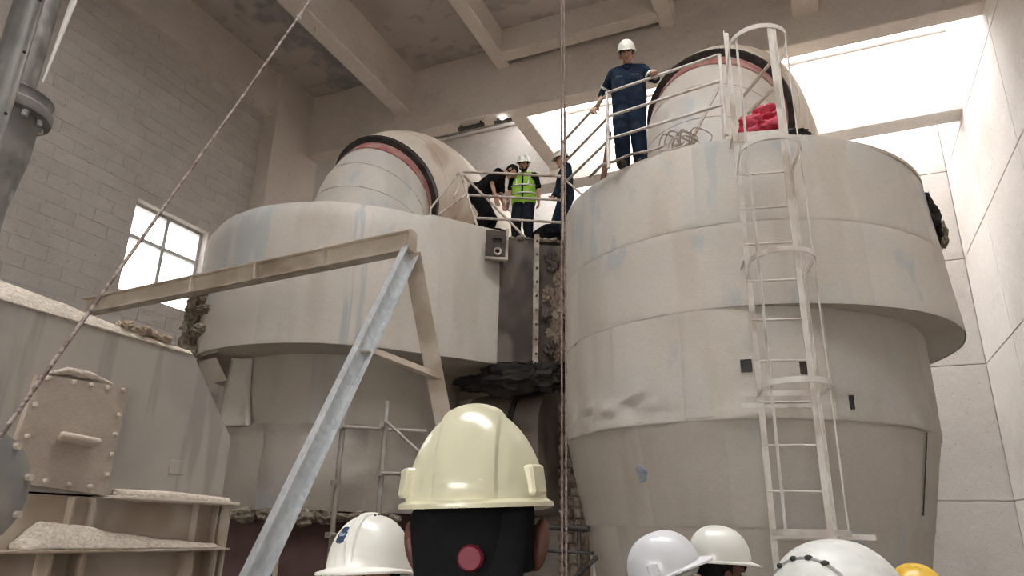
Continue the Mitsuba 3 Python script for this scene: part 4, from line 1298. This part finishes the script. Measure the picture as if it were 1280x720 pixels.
    if one_piece:
        obj('overalls', world(organic(tops + bots, .022, 8, .006, seed)), top, key, True)
    else:
        obj('shirt', world(organic(tops, .022, 8, .006, seed)), top, key, True)
        obj('trousers', world(organic(bots, .022, 8, .006, seed + 1)), bottom, key, True)
    if vest:
        vt = [hullm([(sh[0] * .80 + sh[1] * .20, .088), (sh[1] * .80 + sh[0] * .20, .088), (tor(.09, .015, .27), .125), (tor(-.09, .015, .27), .125)]), hullm([(tor(.09, .015, .27), .125), (tor(-.09, .015, .27), .125), (tor(.09, .01, .0), .128), (tor(-.09, .01, .0), .128)])]
        vk = obj('safety_vest', world(organic(vt, .02, 8, .006, seed + 3)), 'hivis', key, True)
        part_label(vk, 'bright green safety vest')
        for z in (.12, .27):
            rr = [tor(.222 * math.cos(t) * (1.0 if z < .2 else 1.0), .015 + .142 * math.sin(t), z) for t in np.linspace(0, 2 * PI, 40)[:-1]]
            obj('reflective_band', world(sweep(rr, .016, 6, True)), 'reflective', vk, True)
        for sx in (-1, 1):
            obj('reflective_band', world(sweep([tor(sx * .10, .145, .27), tor(sx * .105, .118, .40), tor(sx * .11, .06, .52)], [.012] * 3, 6)), 'reflective', vk, True)
        part_label(obj('front_opening', world(sweep([tor(0, .128, .46), tor(0, .150, .27), tor(0, .145, .02)], [.014] * 3, 6)), 'black_cloth', vk, True), 'dark opening of the vest')
    if tapes:
        for S, el, wr_ in arms:
            c = S + (el - S) * .72
            dd = (el - S) / np.linalg.norm(el - S)
            q = .063 * g
            obj('reflective_tape', world(lathe([(q - .008, -.015), (q + .009, -.015), (q + .009, .015), (q - .008, .015)], c, tuple(dd), 20)), 'reflective', key, 40)
        obj('collar', world(sweep([tor(.06, .055, .545), tor(.035, .085, .50), tor(0, .10, .46), tor(-.035, .085, .50), tor(-.06, .055, .545)], .013, 8)), top, key, True)
        obj('chest_pocket', world(cat([sweep([tor(-.14, .116, .36), tor(-.06, .130, .36)], .008, 6), sweep([tor(.06, .130, .36), tor(.14, .116, .36)], .008, 6)])), 'grey_cloth', key, True)
    for a_, b_, c_ in legs:
        f0 = V(c_[0], c_[1], 0)
        obj('boot', world(organic([hullm([(c_ + V(0, -.01, .04), .058), (f0 + V(0, -.04, .045), .045), (f0 + V(0, .03, .05), .048)]), hullm([(f0 + V(0, -.04, .04), .040), (f0 + V(0, .15, .036), .036), (f0 + V(.02, .11, .036), .036), (f0 + V(-.02, .11, .036), .036)])], .02, 4)), 'boot', key, True)
    # face
    for sx in (-1, 1):
        ek = obj('eye', world(lump(hd(sx * .033, .083, .004), (.012, .012, .009), 1, 2, 0)), 'eye_white', key, True)
        obj('iris', world(lump(hd(sx * .033, .0935, .004), (.006, .003, .006), 1, 2, 0)), 'hair_black', ek, True)
        obj('eyebrow', world(sweep([hd(sx * .015, .097, .026), hd(sx * .034, .098, .032), hd(sx * .052, .085, .026)], [.004, .006, .004], 6)), 'hair_black', key, True)
    obj('mouth', world(sweep([hd(-.022, .086, -.066), hd(0, .098, -.064), hd(.022, .086, -.066)], [.003, .006, .003], 6)), 'lip', key, True)
    if hair:
        hh_ = m3.Manifold.sphere(1.0, 32).scale([.0835, .1035, .105]).translate([0, -.012, .032])
        cutter = m3.Manifold.cube([.4, .4, .5], True).translate([0, .2 + .018, -.24 + .035 + .01])
        low_ = m3.Manifold.cube([.4, .4, .3], True).translate([0, 0, -.15 - .075])
        obj('hair', world((hh_ - cutter - low_).transform(aff)), 'hair_black', key, 40)
    if beard:
        bb = hullm([((0, .034, -.06), .055), ((0, .076, -.105), .027), ((.05, .03, -.045), .030), ((-.05, .03, -.045), .030)]) - m3.Manifold.cube([.3, .3, .1], True).translate([0, .1, .012])
        obj('beard', world(bb.transform(aff)), 'hair_black', key, 40)
    if hat:
        HW = np.array([R2(HM[:, i], yaw) for i in range(3)]).T
        hk = hard_hat(key, W(hd(0, -.005, .052)), HW, hat, s * hat_scale, hat_style, hk_=hat_high)
        if headband:
            bm_ = lathe([(.92, -.075), (1.0, -.078), (1.03, -.03), (1.02, .02), (.92, .02)], n=40)
            bm_.vertices = bm_.vertices * V(.0885, .112, 1) + V(0, -.008, .030)
            bm_.vertices = bm_.vertices @ HM.T + hc_
            part_label(obj('head_harness', world(bm_), 'black_cloth', hk, True), 'black rear harness')
            rr = hd(0, 0, 0)
            pad = hullm([((.07, -.085, .03), .018), ((-.07, -.085, .03), .018), ((.055, -.098, -.075), .02), ((-.055, -.098, -.075), .02)])
            obj('neck_pad', world(pad.transform(aff)), 'black_cloth', hk, 40)
        if knob:
            kb = lathe([(0, 0), (.018, 0), (.018, .012), (.015, .016), (0, .016)], (0, 0, 0), (0, -1, 0), 30)
            v = np.array(kb.vertices)
            ang = np.arctan2(v[:, 2], v[:, 0])
            rad = np.hypot(v[:, 0], v[:, 2])
            kb.vertices = np.stack([v[:, 0] * (1 + .04 * np.sign(np.sin(ang * 15)) * (rad > .018)), v[:, 1], v[:, 2] * (1 + .04 * np.sign(np.sin(ang * 15)) * (rad > .018))], -1) + V(.008, -.117, -.022)
            kb.vertices = np.array(kb.vertices) @ HM.T + hc_
            part_label(obj('ratchet_knob', world(kb), 'knob_red', hk, 30), 'round dark red ratchet knob')
        if strap:
            part_label(obj('chin_strap', world(sweep([hd(-.086, .03, .05), hd(-.088, .02, .0), hd(-.075, .045, -.06), hd(-.03, .075, -.12), hd(.03, .075, -.12), hd(.075, .045, -.06), hd(.088, .02, 0), hd(.086, .03, .05)], .007, 6)), 'web_strap', hk, True), 'pale chin strap')
            part_label(obj('head_harness', world(sweep([hd(.092 * math.sin(t), .112 * math.cos(t) - .006, .028) for t in np.linspace(0, 2 * PI, 40)[:-1]], .014, 8, True)), 'web_strap', hk, True), 'pale inner harness')
    return key


def yaw_to(az):
    return -math.radians(az)


# four men on the tanks
person('man in navy overalls and white helmet standing on the tank rim holding the rail', None, (-1.80, 7.60, 5.94), yaw_to(172), 1.0, .14, 0, -.42, .05, 0, rh=V(-2.24, 7.58, 6.93), lh=V(-1.40, 7.26, 7.02), top='navy_cloth', sleeve='elbow',
       hat='hat_white', tapes=True, hands=('grip', 'grip'), feet=((.10, .03), (-.11, 0)), seed=1, g=1.22)
person('bearded man in a bright green vest on the platform', None, (-4.10, 9.60, 5.95), yaw_to(168), .95, .05, 0, -.28, -.1, 0, top='black_cloth', bottom='dark_jeans', sleeve='short', one_piece=False, hat='hat_white', vest=True, beard=True, g=1.08,
       rh=V(-4.33, 9.45, 6.72), seed=2)
person('stooping man in black bending over beside the man in the green vest', None, (-4.78, 9.26, 6.04), yaw_to(75), 1.0, .86, .1, -.9, .1, 0, top='black_cloth', bottom='black_cloth', sleeve='short', one_piece=False, hat=None, crouch=.04, g=1.25, feet=((.16, .0), (-.16, .1)),
       rh=V(-4.36, 9.06, 6.72), lh=V(-4.28, 9.35, 6.35), seed=3)
person('man in dark blue overalls and pale helmet half hidden by the hanging rope', None, (-3.42, 9.75, 5.95), yaw_to(235), .98, .06, 0, -.2, .1, 0, top='navy_cloth', sleeve='long', hat='hat_scuffed', rh=V(-3.62, 9.5, 6.62), seed=4, g=1.1)

# the group looking up from the floor
def stand(label, az, r, brim_z, face, **kw):
    p = pol(az, r, 0)
    s = brim_z / 1.667
    return person(label, None, (p[0], p[1], 0), yaw_to(face), s, **kw)


stand('person in a glossy cream helmet with black hair seen from behind', -26.35, 1.20, 1.745, -18, head_pitch=.04, head_roll=-.04, skin='skin_dark', top='black_cloth', hat='hat_cream', hat_style=('ridge', 'lugs', 'logo'), headband=True, knob=True, seed=5, hat_scale=.96, hat_high=.91, ears=1.18)
stand('person in a white helmet with a dark blue sticker', -34.1, 2.12, 1.588, -188, hat_high=1.03, hat_scale=1.02, head_pitch=.10, head_roll=.05, top='grey_cloth', hat='hat_white', hat_style=('narrow', 'lugs', 'vents', 'sticker'), seed=6)
stand('person in a smooth bluish white helmet before the tank with the ladder', -11.6, 2.75, 1.585, 62, hat_high=.95, head_pitch=.38, top='black_cloth', hat='hat_cool', hat_style=('lugs',), strap=True, seed=7)
stand('person in a small cream white helmet with a moulded rib beside the bluish white helmet', -8.35, 3.3, 1.60, 58, head_pitch=-.02, skin='skin_dark', top='grey_cloth', hat='hat_white', hat_style=('line',), seed=8)
stand('person in a big scuffed white helmet with four dark vents', -.4, 1.38, 1.535, 28, hat_high=1.08, hat_scale=1.11, head_pitch=.08, top='black_cloth', hat='hat_scuffed', hat_style=('groove',), seed=9)
stand('person in a yellow helmet at the right', 4.5, 3.2, 1.488, 10, top='grey_cloth', hat='hat_yellow', seed=10)
